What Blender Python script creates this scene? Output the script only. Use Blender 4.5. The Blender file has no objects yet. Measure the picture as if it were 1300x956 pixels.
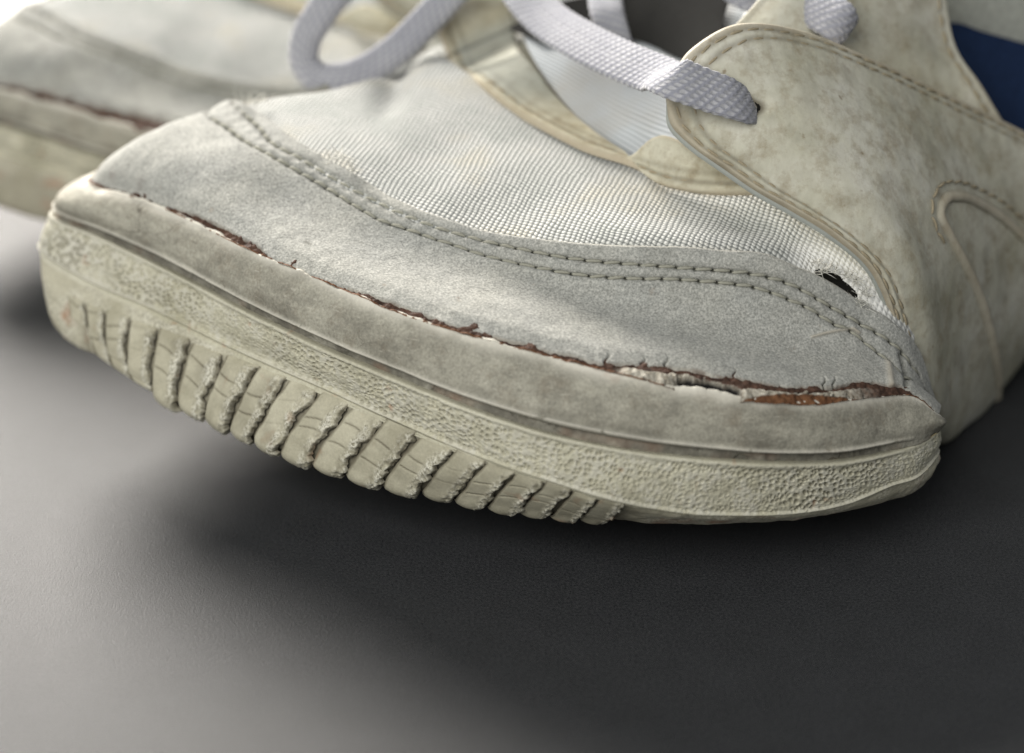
import bpy, math, random
import numpy as np
from mathutils import Vector, Matrix

# ------------------------------------------------------------------ camera
CM = 0.01
PITCH = math.radians(28.0)
SP, CP = math.sin(PITCH), math.cos(PITCH)
FPX = 3473.0                      # focal length in photograph pixels (1300 wide)
DIST = 36.6
QP = np.array([0.0, 0.9, 2.5])
DV = np.array([0.0, CP, -SP]); UV_ = np.array([0.0, SP, CP]); RV = np.array([1.0, 0, 0])
CAM = QP - DIST * DV

scene = bpy.context.scene
C = scene.collection
cam_d = bpy.data.cameras.new("camera"); cam = bpy.data.objects.new("camera", cam_d); C.objects.link(cam)
cam.location = Vector(CAM * CM)
cam.rotation_euler = (math.radians(90) - PITCH, 0, 0)
cam_d.sensor_width = 22.5
cam_d.lens = 22.5 * FPX / 1300.0
cam_d.clip_start = 0.01; cam_d.clip_end = 50
cam_d.dof.use_dof = True
cam_d.dof.focus_distance = 0.368
cam_d.dof.aperture_fstop = 7.0
cam_d.dof.aperture_blades = 0
scene.camera = cam

# ------------------------------------------------------------------ world and lamps
w = bpy.data.worlds.new("World"); scene.world = w; w.use_nodes = True
wn = w.node_tree.nodes; bg = wn.get("Background")
bg.inputs[0].default_value = (0.93, 0.97, 1.0, 1); bg.inputs[1].default_value = 0.20

def area(name, loc, target, sx, sy, power, col):
    l = bpy.data.lights.new(name, 'AREA'); l.shape = 'RECTANGLE'; l.size = sx; l.size_y = sy
    l.energy = power; l.color = col
    o = bpy.data.objects.new(name, l); C.objects.link(o)
    o.location = loc
    d = Vector(target) - Vector(loc)
    o.rotation_euler = d.to_track_quat('-Z', 'Y').to_euler()
    return o
area("window_light", (-0.37, 0.82, 0.43), (-0.03, 0.0, 0.02), 0.40, 0.30, 27.0, (1.0, 0.945, 0.875))
area("fill_light", (-0.42, -0.62, 0.62), (0.02, 0.0, 0.02), 0.8, 0.6, 8.4, (1.0, 0.985, 0.94))

vs = scene.view_settings
vs.view_transform = 'Standard'; vs.look = 'None'; vs.exposure = 0.0; vs.gamma = 1.0; vs.use_curve_mapping = False
scene.cycles.max_bounces = 6

# ------------------------------------------------------------------ numeric helpers
def proj(P):
    P = np.asarray(P, float); v = P - CAM
    t = v @ DV
    return np.stack([650 + FPX * (v @ RV) / t, 478 - FPX * (v @ UV_) / t], -1)

def ray(px, py):
    return DV + (px - 650) / FPX * RV + (478 - py) / FPX * UV_

def pz(px, py, z):
    r = ray(px, py); return CAM + r * ((z - CAM[2]) / r[2])

def pY(px, py, Y):
    r = ray(px, py); return CAM + r * ((Y - CAM[1]) / r[1])

def hermite(knots, V, q):
    """non-uniform Catmull-Rom through V (n, ...) at knots, evaluated at q"""
    knots = np.asarray(knots, float); V = np.asarray(V, float); q = np.asarray(q, float)
    n = len(knots)
    sh = (n - 1,) + (1,) * (V.ndim - 1)
    h = np.diff(knots); d = np.diff(V, axis=0) / h.reshape(sh)
    m = np.empty_like(V)
    m[0] = d[0]; m[-1] = d[-1]
    if n > 2:
        w0 = (h[1:] / (h[1:] + h[:-1])).reshape((n - 2,) + (1,) * (V.ndim - 1))
        m[1:-1] = w0 * d[:-1] + (1 - w0) * d[1:]
    i = np.clip(np.searchsorted(knots, q, side='right') - 1, 0, n - 2)
    u = ((q - knots[i]) / h[i])
    sh2 = (len(q),) + (1,) * (V.ndim - 1)
    hh = h[i].reshape(sh2); u = u.reshape(sh2)
    return ((2*u**3 - 3*u**2 + 1) * V[i] + (u**3 - 2*u**2 + u) * hh * m[i] +
            (-2*u**3 + 3*u**2) * V[i+1] + (u**3 - u**2) * hh * m[i+1])

def lerp1(x, xs, ys): return np.interp(x, xs, ys)
def sstep(a, b, x):
    t = np.clip((x - a) / (b - a), 0, 1); return t * t * (3 - 2 * t)

def _h(ix, iy, iz, seed):
    n = (ix.astype(np.int64) * 374761393 + iy.astype(np.int64) * 668265263 + iz.astype(np.int64) * 2147483647 + seed * 1274126177) & 0xffffffff
    n = ((n ^ (n >> 13)) * 1274126177) & 0xffffffff
    n = (n ^ (n >> 16)) & 0xffffffff
    n = (n * 2246822519) & 0xffffffff
    n = n ^ (n >> 15)
    return (n & 0xffffff) / float(0xffffff)

def vnoise(P, scale, seed=0):
    P = np.asarray(P, float) * scale
    x, y, z = P[..., 0], P[..., 1], P[..., 2]
    xi, yi, zi = np.floor(x), np.floor(y), np.floor(z)
    u, v, w_ = x - xi, y - yi, z - zi
    u = u*u*(3-2*u); v = v*v*(3-2*v); w_ = w_*w_*(3-2*w_)
    r = 0
    for a in (0, 1):
        for b in (0, 1):
            for c in (0, 1):
                wt = (u if a else 1-u) * (v if b else 1-v) * (w_ if c else 1-w_)
                r = r + wt * _h(xi + a, yi + b, zi + c, seed)
    return r * 2 - 1

def fbm(P, scale, octv=3, seed=0):
    r = 0; a = 1.0; t = 0
    for o in range(octv):
        r = r + a * vnoise(P, scale * 2**o, seed + 17 * o); t += a; a *= 0.5
    return r / t

def worley2(x, y, seed=0):
    xi, yi = np.floor(x), np.floor(y)
    d1 = np.full(x.shape, 9.0); d2 = np.full(x.shape, 9.0)
    zz = np.zeros_like(x)
    for a in (-1, 0, 1):
        for b in (-1, 0, 1):
            cx = xi + a + _h(xi + a, yi + b, zz, seed); cy = yi + b + _h(xi + a, yi + b, zz + 1, seed + 5)
            d = np.hypot(x - cx, y - cy)
            m = d < d1
            d2 = np.where(m, d1, np.minimum(d2, d)); d1 = np.where(m, d, d1)
    return d1, d2

def normals(P):
    a = np.gradient(P, axis=0); b = np.gradient(P, axis=1)
    n = np.cross(a, b); l = np.linalg.norm(n, axis=-1, keepdims=True)
    return n / np.maximum(l, 1e-9)

def arclen(L):
    d = np.linalg.norm(np.diff(L, axis=0), axis=-1); return np.concatenate([[0], np.cumsum(d)])

# ------------------------------------------------------------------ mesh helpers
def link(o, parent=None):
    C.objects.link(o)
    if parent is not None: o.parent = parent
    return o

def mesh_from(name, V, F, m, parent=None, uv=None, attrs=None, smooth=True):
    """V (n,3) in cm, F (m,4) or (m,3)"""
    me = bpy.data.meshes.new(name)
    V = np.asarray(V, float); F = np.asarray(F, np.int32); k = F.shape[1]
    me.vertices.add(len(V)); me.vertices.foreach_set("co", (V * CM).astype(np.float32).ravel())
    me.loops.add(F.size); me.loops.foreach_set("vertex_index", F.ravel())
    me.polygons.add(len(F)); me.polygons.foreach_set("loop_start", np.arange(0, F.size, k, dtype=np.int32))
    me.polygons.foreach_set("loop_total", np.full(len(F), k, dtype=np.int32))
    me.update(calc_edges=True)
    if uv is not None:
        l = me.uv_layers.new(name="UVMap"); l.data.foreach_set("uv", np.asarray(uv, np.float32)[F.ravel()].ravel())
    for an, av in (attrs or {}).items():
        at = me.attributes.new(an, 'FLOAT', 'POINT'); at.data.foreach_set("value", np.asarray(av, np.float32).ravel())
    me.polygons.foreach_set("use_smooth", np.full(len(F), smooth))
    me.materials.append(m); me.update()
    return link(bpy.data.objects.new(name, me), parent)

def grid_faces(nu, nv):
    i = np.arange(nu - 1)[:, None] * nv + np.arange(nv - 1)[None, :]
    return np.stack([i, i + nv, i + nv + 1, i + 1], -1).reshape(-1, 4)

def grid_mesh(name, P, m, parent=None, uv=None, attrs=None, mask=None, flip=False):
    nu, nv = P.shape[:2]; F = grid_faces(nu, nv)
    if mask is not None:
        mm = mask.ravel()[F].any(axis=1); F = F[~mm]
    if flip: F = F[:, ::-1]
    return mesh_from(name, P.reshape(-1, 3), F, m, parent,
                     None if uv is None else uv.reshape(-1, 2),
                     {k: v.ravel() for k, v in (attrs or {}).items()})

def tube(name, pts, rad, m, parent=None, sides=10, flat=1.0, n=None, up=None, caps=True, ecc=None, uvs=1.0, disp=None, upf=None):
    """swept lace or thread: pts control points in cm; rad scalar/array width; flat = thickness ratio"""
    pts = np.asarray(pts, float); kn = arclen(pts)
    n = n or max(8, int(kn[-1] / 0.05))
    q = np.linspace(0, kn[-1], n)
    L = hermite(kn, pts, q)
    T = np.gradient(L, axis=0); T /= np.linalg.norm(T, axis=1, keepdims=True)
    if upf is not None:
        U = hermite(kn, np.asarray(upf, float), q)
    else:
        U = np.tile(np.array(up if up is not None else [0, 0, 1.0]), (n, 1))
    S = np.cross(T, U); S /= np.maximum(np.linalg.norm(S, axis=1, keepdims=True), 1e-6)
    N = np.cross(S, T)
    R = np.interp(q, kn, np.broadcast_to(np.asarray(rad, float), (len(pts),)))
    FL = np.interp(q, kn, np.broadcast_to(np.asarray(flat, float), (len(pts),)))
    a = np.linspace(0, 2 * math.pi, sides + 1)[:-1]
    ca, sa = np.cos(a), np.sin(a)
    e = 0.75
    ca = np.sign(ca) * np.abs(ca)**e; sa = np.sign(sa) * np.abs(sa)**e
    P = L[:, None] + R[:, None, None] * (ca[None, :, None] * S[:, None] + (FL[:, None] * sa[None, :])[:, :, None] * N[:, None])
    if disp is not None:
        nn = P - L[:, None]; nn /= np.maximum(np.linalg.norm(nn, axis=-1, keepdims=True), 1e-6)
        P = P + nn * disp(q[:, None] + 0 * a[None, :], ca[None, :] * R[:, None], sa[None, :] + 0 * R[:, None])[..., None]
    V = P.reshape(-1, 3)
    F = []
    for j in range(sides):
        j2 = (j + 1) % sides
        i = np.arange(n - 1) * sides
        F.append(np.stack([i + j, i + j2, i + sides + j2, i + sides + j], -1))
    F = np.concatenate(F)
    uv = np.stack([np.repeat(q, sides), (ca[None, :] * R[:, None]).ravel()], -1)
    sd = np.tile(sa, n)
    if caps:
        V = np.concatenate([V, L[:1], L[-1:]]); c0 = n * sides
        uv = np.concatenate([uv, [[0, 0], [q[-1], 0]]]); sd = np.concatenate([sd, [0, 0]])
        j = np.arange(sides)
        F = np.concatenate([F, np.stack([np.full(sides, c0), (j + 1) % sides, j, j], -1)[:, [0, 1, 2, 2]][:, :4]]) if False else F
        base = (n - 1) * sides
        T3 = [(c0, (k + 1) % sides, k) for k in range(sides)] + [(c0 + 1, base + k, base + (k + 1) % sides) for k in range(sides)]
        # quads with a doubled corner are avoided: split quads into triangles
        Ft = np.concatenate([F[:, [0, 1, 2]], F[:, [0, 2, 3]], np.array(T3)])
        return mesh_from(name, V, Ft, m, parent, uv, {"side": sd})
    return mesh_from(name, V, F, m, parent, uv, {"side": sd})

# ------------------------------------------------------------------ materials
class NT:
    def __init__(s, name):
        s.m = bpy.data.materials.new(name); s.m.use_nodes = True
        s.t = s.m.node_tree; s.b = s.t.nodes["Principled BSDF"]
        s.n = s.t.nodes; s.l = s.t.links
        s.co = s.n.new("ShaderNodeTexCoord")
    def L(s, a, b): s.l.new(a, b)
    def map(s, src, sc, rot=(0, 0, 0)):
        m = s.n.new("ShaderNodeMapping"); s.L(src, m.inputs[0])
        m.inputs['Scale'].default_value = sc if isinstance(sc, tuple) else (sc, sc, sc)
        m.inputs['Rotation'].default_value = rot
        return m.outputs[0]
    def obj(s, sc): return s.map(s.co.outputs['Object'], tuple(100 * k for k in sc) if isinstance(sc, tuple) else 100 * sc)
    def uv(s, sc=1.0, rot=(0, 0, 0)): return s.map(s.co.outputs['UV'], sc, rot)
    def noise(s, v, sc=1, det=3, rough=.5, dist=0):
        n = s.n.new("ShaderNodeTexNoise"); s.L(v, n.inputs['Vector'])
        n.inputs['Scale'].default_value = sc; n.inputs['Detail'].default_value = det
        n.inputs['Roughness'].default_value = rough; n.inputs['Distortion'].default_value = dist
        return n.outputs['Fac']
    def voro(s, v, sc=1, feat='F1', rnd=1.0):
        n = s.n.new("ShaderNodeTexVoronoi"); s.L(v, n.inputs['Vector']); n.feature = feat
        n.inputs['Scale'].default_value = sc; n.inputs['Randomness'].default_value = rnd
        return n.outputs['Distance']
    def ramp(s, f, stops):
        r = s.n.new("ShaderNodeValToRGB"); s.L(f, r.inputs[0])
        e = r.color_ramp.elements
        while len(e) < len(stops): e.new(0.5)
        for k, (p, c) in enumerate(stops):
            e[k].position = p; e[k].color = (c[0], c[1], c[2], 1) if isinstance(c, tuple) else (c, c, c, 1)
        return r.outputs[0]
    def math(s, op, a, b=None, c=None, clamp=False):
        n = s.n.new("ShaderNodeMath"); n.operation = op; n.use_clamp = clamp
        for i, v in enumerate((a, b, c)):
            if v is None: continue
            if isinstance(v, (int, float)): n.inputs[i].default_value = v
            else: s.L(v, n.inputs[i])
        return n.outputs[0]
    def mix(s, f, a, b, mode='MIX'):
        n = s.n.new("ShaderNodeMix"); n.data_type = 'RGBA'; n.blend_type = mode
        for i, v in ((0, f), (6, a), (7, b)):
            if isinstance(v, (int, float)): n.inputs[i].default_value = v if i == 0 else (v, v, v, 1)
            elif isinstance(v, tuple): n.inputs[i].default_value = (v[0], v[1], v[2], 1)
            else: s.L(v, n.inputs[i])
        return n.outputs[2]
    def attr(s, nm):
        n = s.n.new("ShaderNodeAttribute"); n.attribute_name = nm; return n.outputs['Fac']
    def sep(s, v):
        n = s.n.new("ShaderNodeSeparateXYZ"); s.L(v, n.inputs[0]); return n.outputs
    def bump(s, h, strength, dist_cm, prev=None):
        n = s.n.new("ShaderNodeBump"); s.L(h, n.inputs['Height'])
        n.inputs['Strength'].default_value = strength; n.inputs['Distance'].default_value = dist_cm * CM
        if prev is not None: s.L(prev, n.inputs['Normal'])
        return n.outputs[0]
    def out(s, col, rough=.8, spec=.3, nrm=None, sheen=0):
        if isinstance(col, tuple): s.b.inputs['Base Color'].default_value = (*col, 1)
        else: s.L(col, s.b.inputs['Base Color'])
        if isinstance(rough, (int, float)): s.b.inputs['Roughness'].default_value = rough
        else: s.L(rough, s.b.inputs['Roughness'])
        s.b.inputs['Specular IOR Level'].default_value = spec
        if nrm is not None: s.L(nrm, s.b.inputs['Normal'])
        if sheen: s.b.inputs['Sheen Weight'].default_value = sheen
        return s.m

def mat_suede():
    n = NT("grey_suede")
    fine = n.noise(n.obj(30), 1, 3, .7)
    mid = n.noise(n.obj(5.5), 1, 4, .6); big = n.noise(n.obj(.9), 1, 4, .6)
    col = n.ramp(fine, [(.36, (.262, .266, .248)), (.5, (.378, .382, .360)), (.66, (.54, .538, .505))])
    col = n.mix(.40, col, n.ramp(mid, [(.3, .38), (.7, .62)]), 'OVERLAY')
    col = n.mix(.55, col, n.ramp(big, [(.32, (.44, .44, .435)), (.7, (.58, .565, .53))]), 'OVERLAY')
    brown = n.ramp(n.noise(n.obj(3.3), 1, 3, .6), [(.70, 0.), (.76, 1.)])
    col = n.mix(n.math('MULTIPLY', brown, .35), col, (.26, .19, .13))
    col = n.mix(n.attr("edge"), col, (.50, .46, .38))
    col = n.mix(n.attr("stain"), col, (.10, .055, .038))
    col = n.mix(n.attr("dirt"), col, (.085, .085, .065))
    b = n.bump(fine, .55, .02); b = n.bump(mid, .25, .03, b)
    return n.out(col, .92, .15, b, .15)

def mat_sidewall():
    n = NT("textured_cream_rubber")
    big = n.noise(n.obj(.8), 1, 4, .6); fine = n.noise(n.obj(22), 1, 3, .6)
    col = n.ramp(big, [(.32, (.47, .448, .335)), (.7, (.64, .615, .485))])
    col = n.mix(.5, col, n.ramp(fine, [(.3, .33), (.7, .66)]), 'OVERLAY')
    br = n.ramp(n.noise(n.obj(2.2), 1, 5, .75), [(.6, 0.), (.78, 1.)])
    col = n.mix(n.math('MULTIPLY', br, .45), col, (.25, .185, .115))
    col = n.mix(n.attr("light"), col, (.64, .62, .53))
    col = n.mix(n.attr("dirt"), col, (.115, .105, .075))
    col = n.mix(n.attr("rust"), col, (.36, .15, .06))
    b = n.bump(fine, .35, .015)
    return n.out(col, .62, .35, b)

def mat_rand():
    n = NT("weathered_rubber_rand")
    P = n.obj((1, 1, 1.9))
    big = n.noise(P, .9, 5, .6); mid = n.noise(n.obj((2.5, 2.5, 5)), 1, 5, .7); fine = n.noise(n.obj(26), 1, 2, .6)
    col = n.ramp(big, [(.3, (.24, .228, .185)), (.68, (.41, .393, .325))])
    col = n.mix(.75, col, n.ramp(mid, [(.3, .33), (.7, .66)]), 'OVERLAY')
    col = n.mix(.7, col, n.ramp(fine, [(.3, .35), (.7, .65)]), 'OVERLAY')
    gr = n.ramp(n.noise(n.obj(1.9), 1, 5, .8), [(.52, 0.), (.72, 1.)])
    col = n.mix(n.math('MULTIPLY', gr, .5), col, (.15, .115, .075))
    scr = n.noise(n.map(n.co.outputs['Object'], (700, 700, 4500), (.2, .5, .3)), 1, 2, .5)
    col = n.mix(n.ramp(scr, [(.66, 0.), (.72, .35)]), col, (.62, .59, .50))
    # short cracks
    wob = n.n.new("ShaderNodeVectorMath"); wob.operation = 'ADD'
    nz = n.n.new("ShaderNodeTexNoise"); n.L(n.obj(3), nz.inputs['Vector']); nz.inputs['Scale'].default_value = 1
    sc = n.n.new("ShaderNodeVectorMath"); sc.operation = 'SCALE'; n.L(nz.outputs['Color'], sc.inputs[0]); sc.inputs['Scale'].default_value = .9
    n.L(n.obj((1.6, 1.6, 2.6)), wob.inputs[0]); n.L(sc.outputs[0], wob.inputs[1])
    cr = n.voro(wob.outputs[0], 1.0, 'DISTANCE_TO_EDGE')
    crk = n.ramp(cr, [(0.0, 1.), (.017, 0.)])
    msk = n.ramp(n.noise(n.obj(1.3), 1, 3, .5), [(.50, 0.), (.60, 1.)])
    left = n.ramp(n.math('MULTIPLY', n.math('ADD', n.sep(n.co.outputs['Object'])[0], .05), 20.0), [(.35, 1.), (.75, .35)])   # worst where the toe bends
    crk = n.math('MULTIPLY', n.math('MULTIPLY', crk, msk), left)
    col = n.mix(n.math('MULTIPLY', crk, .85), col, (.09, .075, .055))
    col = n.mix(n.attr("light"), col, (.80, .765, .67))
    col = n.mix(n.attr("dirt"), col, (.10, .093, .075))
    col = n.mix(n.attr("rust"), col, (.30, .14, .07))
    b = n.bump(fine, .3, .012); b = n.bump(mid, .3, .03, b)
    inv = n.math('SUBTRACT', 1.0, crk); b = n.bump(inv, .4, .015, b)
    return n.out(col, .72, .3, b)

def mat_rib():
    n = NT("worn_tread_rubber")
    big = n.noise(n.obj(1.6), 1, 4, .6); fine = n.noise(n.obj(24), 1, 3, .7)
    col = n.ramp(big, [(.3, (.40, .375, .275)), (.7, (.57, .54, .415))])
    col = n.mix(.35, col, n.ramp(fine, [(.3, .36), (.7, .64)]), 'OVERLAY')
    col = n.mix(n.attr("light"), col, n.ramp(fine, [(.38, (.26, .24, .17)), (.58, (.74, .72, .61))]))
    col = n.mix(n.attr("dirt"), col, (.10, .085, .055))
    col = n.mix(n.attr("rust"), col, (.34, .16, .08))
    b = n.bump(fine, .3, .015)
    return n.out(col, .62, .35, b)

def mat_vamp():
    n = NT("woven_white_nylon")
    s = n.sep(n.uv(1.0))
    k = 2 * math.pi / 0.072
    wob = n.math('MULTIPLY', n.math('SUBTRACT', n.noise(n.obj(2.0), 1, 3), .5), .13)
    u = n.math('ADD', s[0], wob); v = n.math('ADD', s[1], wob)
    a = n.math('MULTIPLY', n.math('ADD', n.math('MULTIPLY', u, .62), v), k)
    b_ = n.math('MULTIPLY', n.math('SUBTRACT', u, n.math('MULTIPLY', v, .35)), k * .92)
    sa = n.math('SINE', a); sb = n.math('SINE', b_)
    h = n.math('MULTIPLY', n.math('ADD', sa, 1.15), n.math('ADD', sb, 1.15))   # 0..4.6
    h = n.math('POWER', n.math('MULTIPLY', h, 1 / 4.62, None, True), .55)
    big = n.noise(n.obj(.75), 1, 4, .6)
    thread = n.ramp(big, [(.34, (.54, .555, .525)), (.52, (.67, .672, .64)), (.7, (.68, .645, .54))])
    mid = n.noise(n.obj(6), 1, 4, .7)
    thread = n.mix(.35, thread, n.ramp(mid, [(.3, .4), (.7, .6)]), 'OVERLAY')
    col = n.mix(n.ramp(h, [(.12, 1.), (.55, 0.)]), thread, (.17, .18, .172))
    col = n.mix(n.attr("fray"), col, (.85, .85, .82))
    b = n.bump(h, .6, .035)
    return n.out(col, .95, .05, b, .2)

def mat_leather(name="cream_leather", warm=0.0, dark=1.0, rough=.66, spec=.28):
    n = NT(name)
    big = n.noise(n.obj(.7), 1, 5, .62); fine = n.noise(n.obj(14), 1, 4, .6); st = n.noise(n.obj((5, 5, 2)), 1, 4, .6)
    c1 = (.44 * dark + warm * .04, .425 * dark, .325 * dark - warm * .03); c2 = (.64 * dark + warm * .04, .625 * dark + warm * .02, .535 * dark - warm * .05)
    col = n.ramp(big, [(.32, c1), (.66, c2)])
    col = n.mix(.45, col, n.ramp(st, [(.3, .38), (.7, .62)]), 'OVERLAY')
    sp = n.ramp(n.noise(n.obj(3.2), 1, 5, .75), [(.47, 0.), (.70, 1.)])
    col = n.mix(n.math('MULTIPLY', sp, .60), col, (.26, .20, .115))
    sp2 = n.ramp(n.noise(n.obj(5.0), 1, 3, .6), [(.68, 0.), (.75, 1.)])
    col = n.mix(n.math('MULTIPLY', sp2, .6), col, (.19, .13, .07))
    col = n.mix(n.attr("edge"), col, (.50, .43, .32))
    col = n.mix(n.attr("dirt"), col, (.12, .10, .07))
    col = n.mix(n.attr("grey"), col, (.30, .325, .31))
    b = n.bump(fine, .25, .02)
    wr = n.voro(n.obj((6, 6, 4)), 1, 'F1'); b = n.bump(wr, .18, .02, b)
    return n.out(col, rough, spec, b)

def mat_plain(name, col, rough=.85, spec=.2, sc=12, var=.3, bump=.2, sheen=0):
    n = NT(name)
    f = n.noise(n.obj(sc), 1, 4, .65)
    c = n.mix(var * 2 if var * 2 < 1 else 1, col, n.ramp(f, [(.3, .35), (.7, .65)]), 'OVERLAY')
    return n.out(c, rough, spec, n.bump(f, bump, .02), sheen)

def mat_lace():
    n = NT("lavender_grey_cotton_lace")
    s = n.sep(n.uv(1.0))
    av = n.math('ABSOLUTE', s[1])
    # chevrons: rows of plaited yarn
    row = n.math('MULTIPLY', s[1], 1 / .070)
    fr = n.math('FRACT', row); fl = n.math('FLOOR', row)
    ph = n.math('MULTIPLY', fl, 2.1)
    u = n.math('ADD', n.math('MULTIPLY', s[0], 2 * math.pi / .135), ph)
    slant = n.math('MULTIPLY', fr, 1.6)
    h1 = n.math('SINE', n.math('ADD', u, slant))
    rr = n.math('SINE', n.math('MULTIPLY', fr, math.pi))
    h = n.math('MULTIPLY', n.math('ADD', n.math('MULTIPLY', h1, .5), .5), rr)
    f = n.noise(n.obj(28), 1, 3, .6); big = n.noise(n.obj(1.2), 1, 3, .6)
    col = n.ramp(big, [(.35, (.36, .363, .395)), (.65, (.47, .47, .49))])
    col = n.mix(n.ramp(h, [(.08, 1.), (.45, 0.)]), col, (.30, .305, .35))
    col = n.mix(.4, col, n.ramp(f, [(.3, .36), (.7, .64)]), 'OVERLAY')
    b = n.bump(h, .7, .03); b = n.bump(f, .3, .015, b)
    return n.out(col, .9, .12, b, .3)

def mat_torn():
    n = NT("torn_brown_backing")
    f = n.noise(n.obj(18), 1, 4, .7); m_ = n.noise(n.obj((7, 7, 9)), 1, 4, .65)
    brown = n.ramp(m_, [(.35, (.035, .019, .013)), (.6, (.105, .056, .038))])
    white = n.ramp(f, [(.35, (.27, .235, .18)), (.62, (.62, .585, .50))])
    orange = n.ramp(m_, [(.3, (.10, .042, .020)), (.7, (.21, .10, .045))])
    col = n.mix(n.attr("fibre"), brown, white)
    col = n.mix(n.attr("orange"), col, orange)
    col = n.mix(n.attr("hole"), col, (.012, .011, .010))  # shade inside the torn hole painted as near-black
    b = n.bump(f, .5, .03)
    return n.out(col, .8, .3, b)

def mat_tongue():
    n = NT("pale_grey_ribbed_nylon")
    s = n.sep(n.uv(1.0))
    h = n.math('SINE', n.math('MULTIPLY', s[0], 2 * math.pi / .048))
    col = n.ramp(n.math('ADD', n.math('MULTIPLY', h, .5), .5), [(.1, (.40, .43, .45)), (.7, (.52, .55, .57))])
    big = n.noise(n.obj(.8), 1, 3)
    col = n.mix(n.ramp(big, [(.45, 0.), (.65, .6)]), col, (.42, .40, .36))
    return n.out(col, .85, .2, n.bump(h, .4, .02))

def mat_ground():
    n = NT("black_paper_card")
    f = n.noise(n.obj(26), 1, 4, .8); g = n.noise(n.obj(1.4), 1, 3, .6)
    col = n.ramp(f, [(.35, (.014, .0155, .018)), (.65, (.050, .051, .054))])
    col = n.mix(.4, col, n.ramp(g, [(.3, .4), (.7, .6)]), 'OVERLAY')
    sp = n.ramp(n.noise(n.obj(34), 1, 2, .6), [(.70, 0.), (.76, 1.)])
    col = n.mix(n.math('MULTIPLY', sp, .5), col, (.16, .155, .15))
    r = n.ramp(f, [(.3, .47), (.7, .62)])
    return n.out(col, r, .42, n.bump(f, .6, .025))

M = dict(suede=mat_suede(), side=mat_sidewall(), rand=mat_rand(), rib=mat_rib(), vamp=mat_vamp(),
         leather=mat_leather(), leather2=mat_leather("ivory_leather", .45, .88, .95, .04), lace=mat_lace(), torn=mat_torn(),
         tongue=mat_tongue(), ground=mat_ground(),
         thread=mat_plain("olive_grey_thread", (.33, .325, .27), .8, .2, 30, .3),
         thread2=mat_plain("tan_thread", (.34, .29, .20), .8, .2, 30, .3),
         dark=mat_plain("dark_lining_shade", (.018, .018, .017), .95, .05, 10, .2),  # also painted as shade in the shoe mouth and behind the eyelets
         navy=mat_plain("navy_suede", (.010, .022, .060), .9, .15, 10, .3),
         greymesh=mat_plain("grey_collar_fabric", (.30, .31, .28), .9, .1, 8, .3),
         outsole=mat_plain("dirty_outsole_rubber", (.22, .20, .155), .8, .2, 5, .4),
         fluff=mat_plain("frayed_white_fibre", (.70, .69, .63), .95, .1, 20, .2),
         white=mat_plain("white_paper", (.82, .82, .80), .9, .1, 2, .05, .02))

# ------------------------------------------------------------------ the setting
def tagk(o, **k):
    for a, b in k.items(): o[a] = b
    return o

def slab(name, x0, x1, y0, y1, z0, z1, m):
    V = [(x, y, z) for z in (z0, z1) for y in (y0, y1) for x in (x0, x1)]
    F = [(0, 2, 3, 1), (4, 5, 7, 6), (0, 1, 5, 4), (2, 6, 7, 3), (0, 4, 6, 2), (1, 3, 7, 5)]
    return mesh_from(name, V, F, m, smooth=False)
tagk(slab("ground", -70, 70, -40, 18.6, -0.12, 0.0, M['ground']), kind="structure")
tagk(slab("tabletop", -160, 160, -80, 90, -3.0, -0.13, M['white']), kind="structure")

# ------------------------------------------------------------------ control tables (photograph pixel + height or distance)
# bumper: columns of A (rand top), B (groove), C (line under the pitted band), D (tread bottom)
BUMP = [  # Apx Apy Az | B | C | D   -- z heights in cm
 ((118,232,3.45),(68,272,3.0),(52,318,2.6),(72,418,1.55)),
 ((170,250,3.55),(120,294,2.95),(100,350,2.35),(112,447,1.45)),
 ((240,277,3.60),(220,342,2.92),(190,390,2.28),(180,492,1.35)),
 ((330,322,3.60),(310,390,2.90),(300,444,2.20),(268,531,1.25)),
 ((420,361,3.55),(410,438,2.82),(405,490,2.12),(352,571,1.15)),
 ((505,396,3.48),(505,478,2.74),(505,535,2.02),(455,607,1.05)),
 ((600,427,3.38),(600,516,2.64),(604,577,1.92),(560,631,.95)),
 ((700,453,3.22),(700,547,2.48),(690,607,1.80),(655,649,.88)),
 ((800,477,3.05),(800,567,2.30),(780,634,1.58),(755,660,.80)),
 ((900,497,2.86),(900,579,2.12),(880,651,1.28),(868,665,.74)),
 ((970,508,2.72),(985,584,1.98),(980,652,1.12),(980,661,.70)),
 ((1045,509,2.55),(1060,583,1.82),(1070,640,1.05),(1080,647,.70)),
 ((1110,501,2.38),(1121,573,1.72),(1130,616,1.12),(1138,632,.68)),
 ((1160,505,2.15),(1169,561,1.62),(1170,600,1.12),(1169,616,.72)),
 ((1185,524,1.90),(1190,550,1.58),(1187,580,1.15),(1183,596,.86)),
]
def bump_nodes():
    rows = []
    for col in BUMP: rows.append([pz(*p) for p in col])
    R = np.array(rows)                                       # (n,4,3)
    f = R[0]
    far = [f + np.array(d) for d in ((13.0, 11.6, -.3), (9.6, 8.6, -.3), (6.4, 5.8, -.25), (3.5, 3.4, -.2), (1.25, 1.45, -.08))]
    l = R[-1]
    near = []
    for d in ((-.12, 1.1, -.45), (-.35, 2.8, -.6), (.1, 5.2, -.6), (1.1, 8.0, -.6), (2.6, 11.0, -.6)):
        c = l + np.array(d); c[:, 2] = l[:, 2] + d[2] * np.array([1, .9, .7, .55]) - np.array([0, .05, .1, .15]) * min(d[1], 5); near.append(c)
    return np.concatenate([np.array(far), R, np.array(near)])
BN = bump_nodes()
NF = 5                                                       # hidden far columns in front
knA = np.concatenate([[0], np.cumsum(np.linalg.norm(np.diff(BN.mean(axis=1), axis=0), axis=1))])
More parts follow.
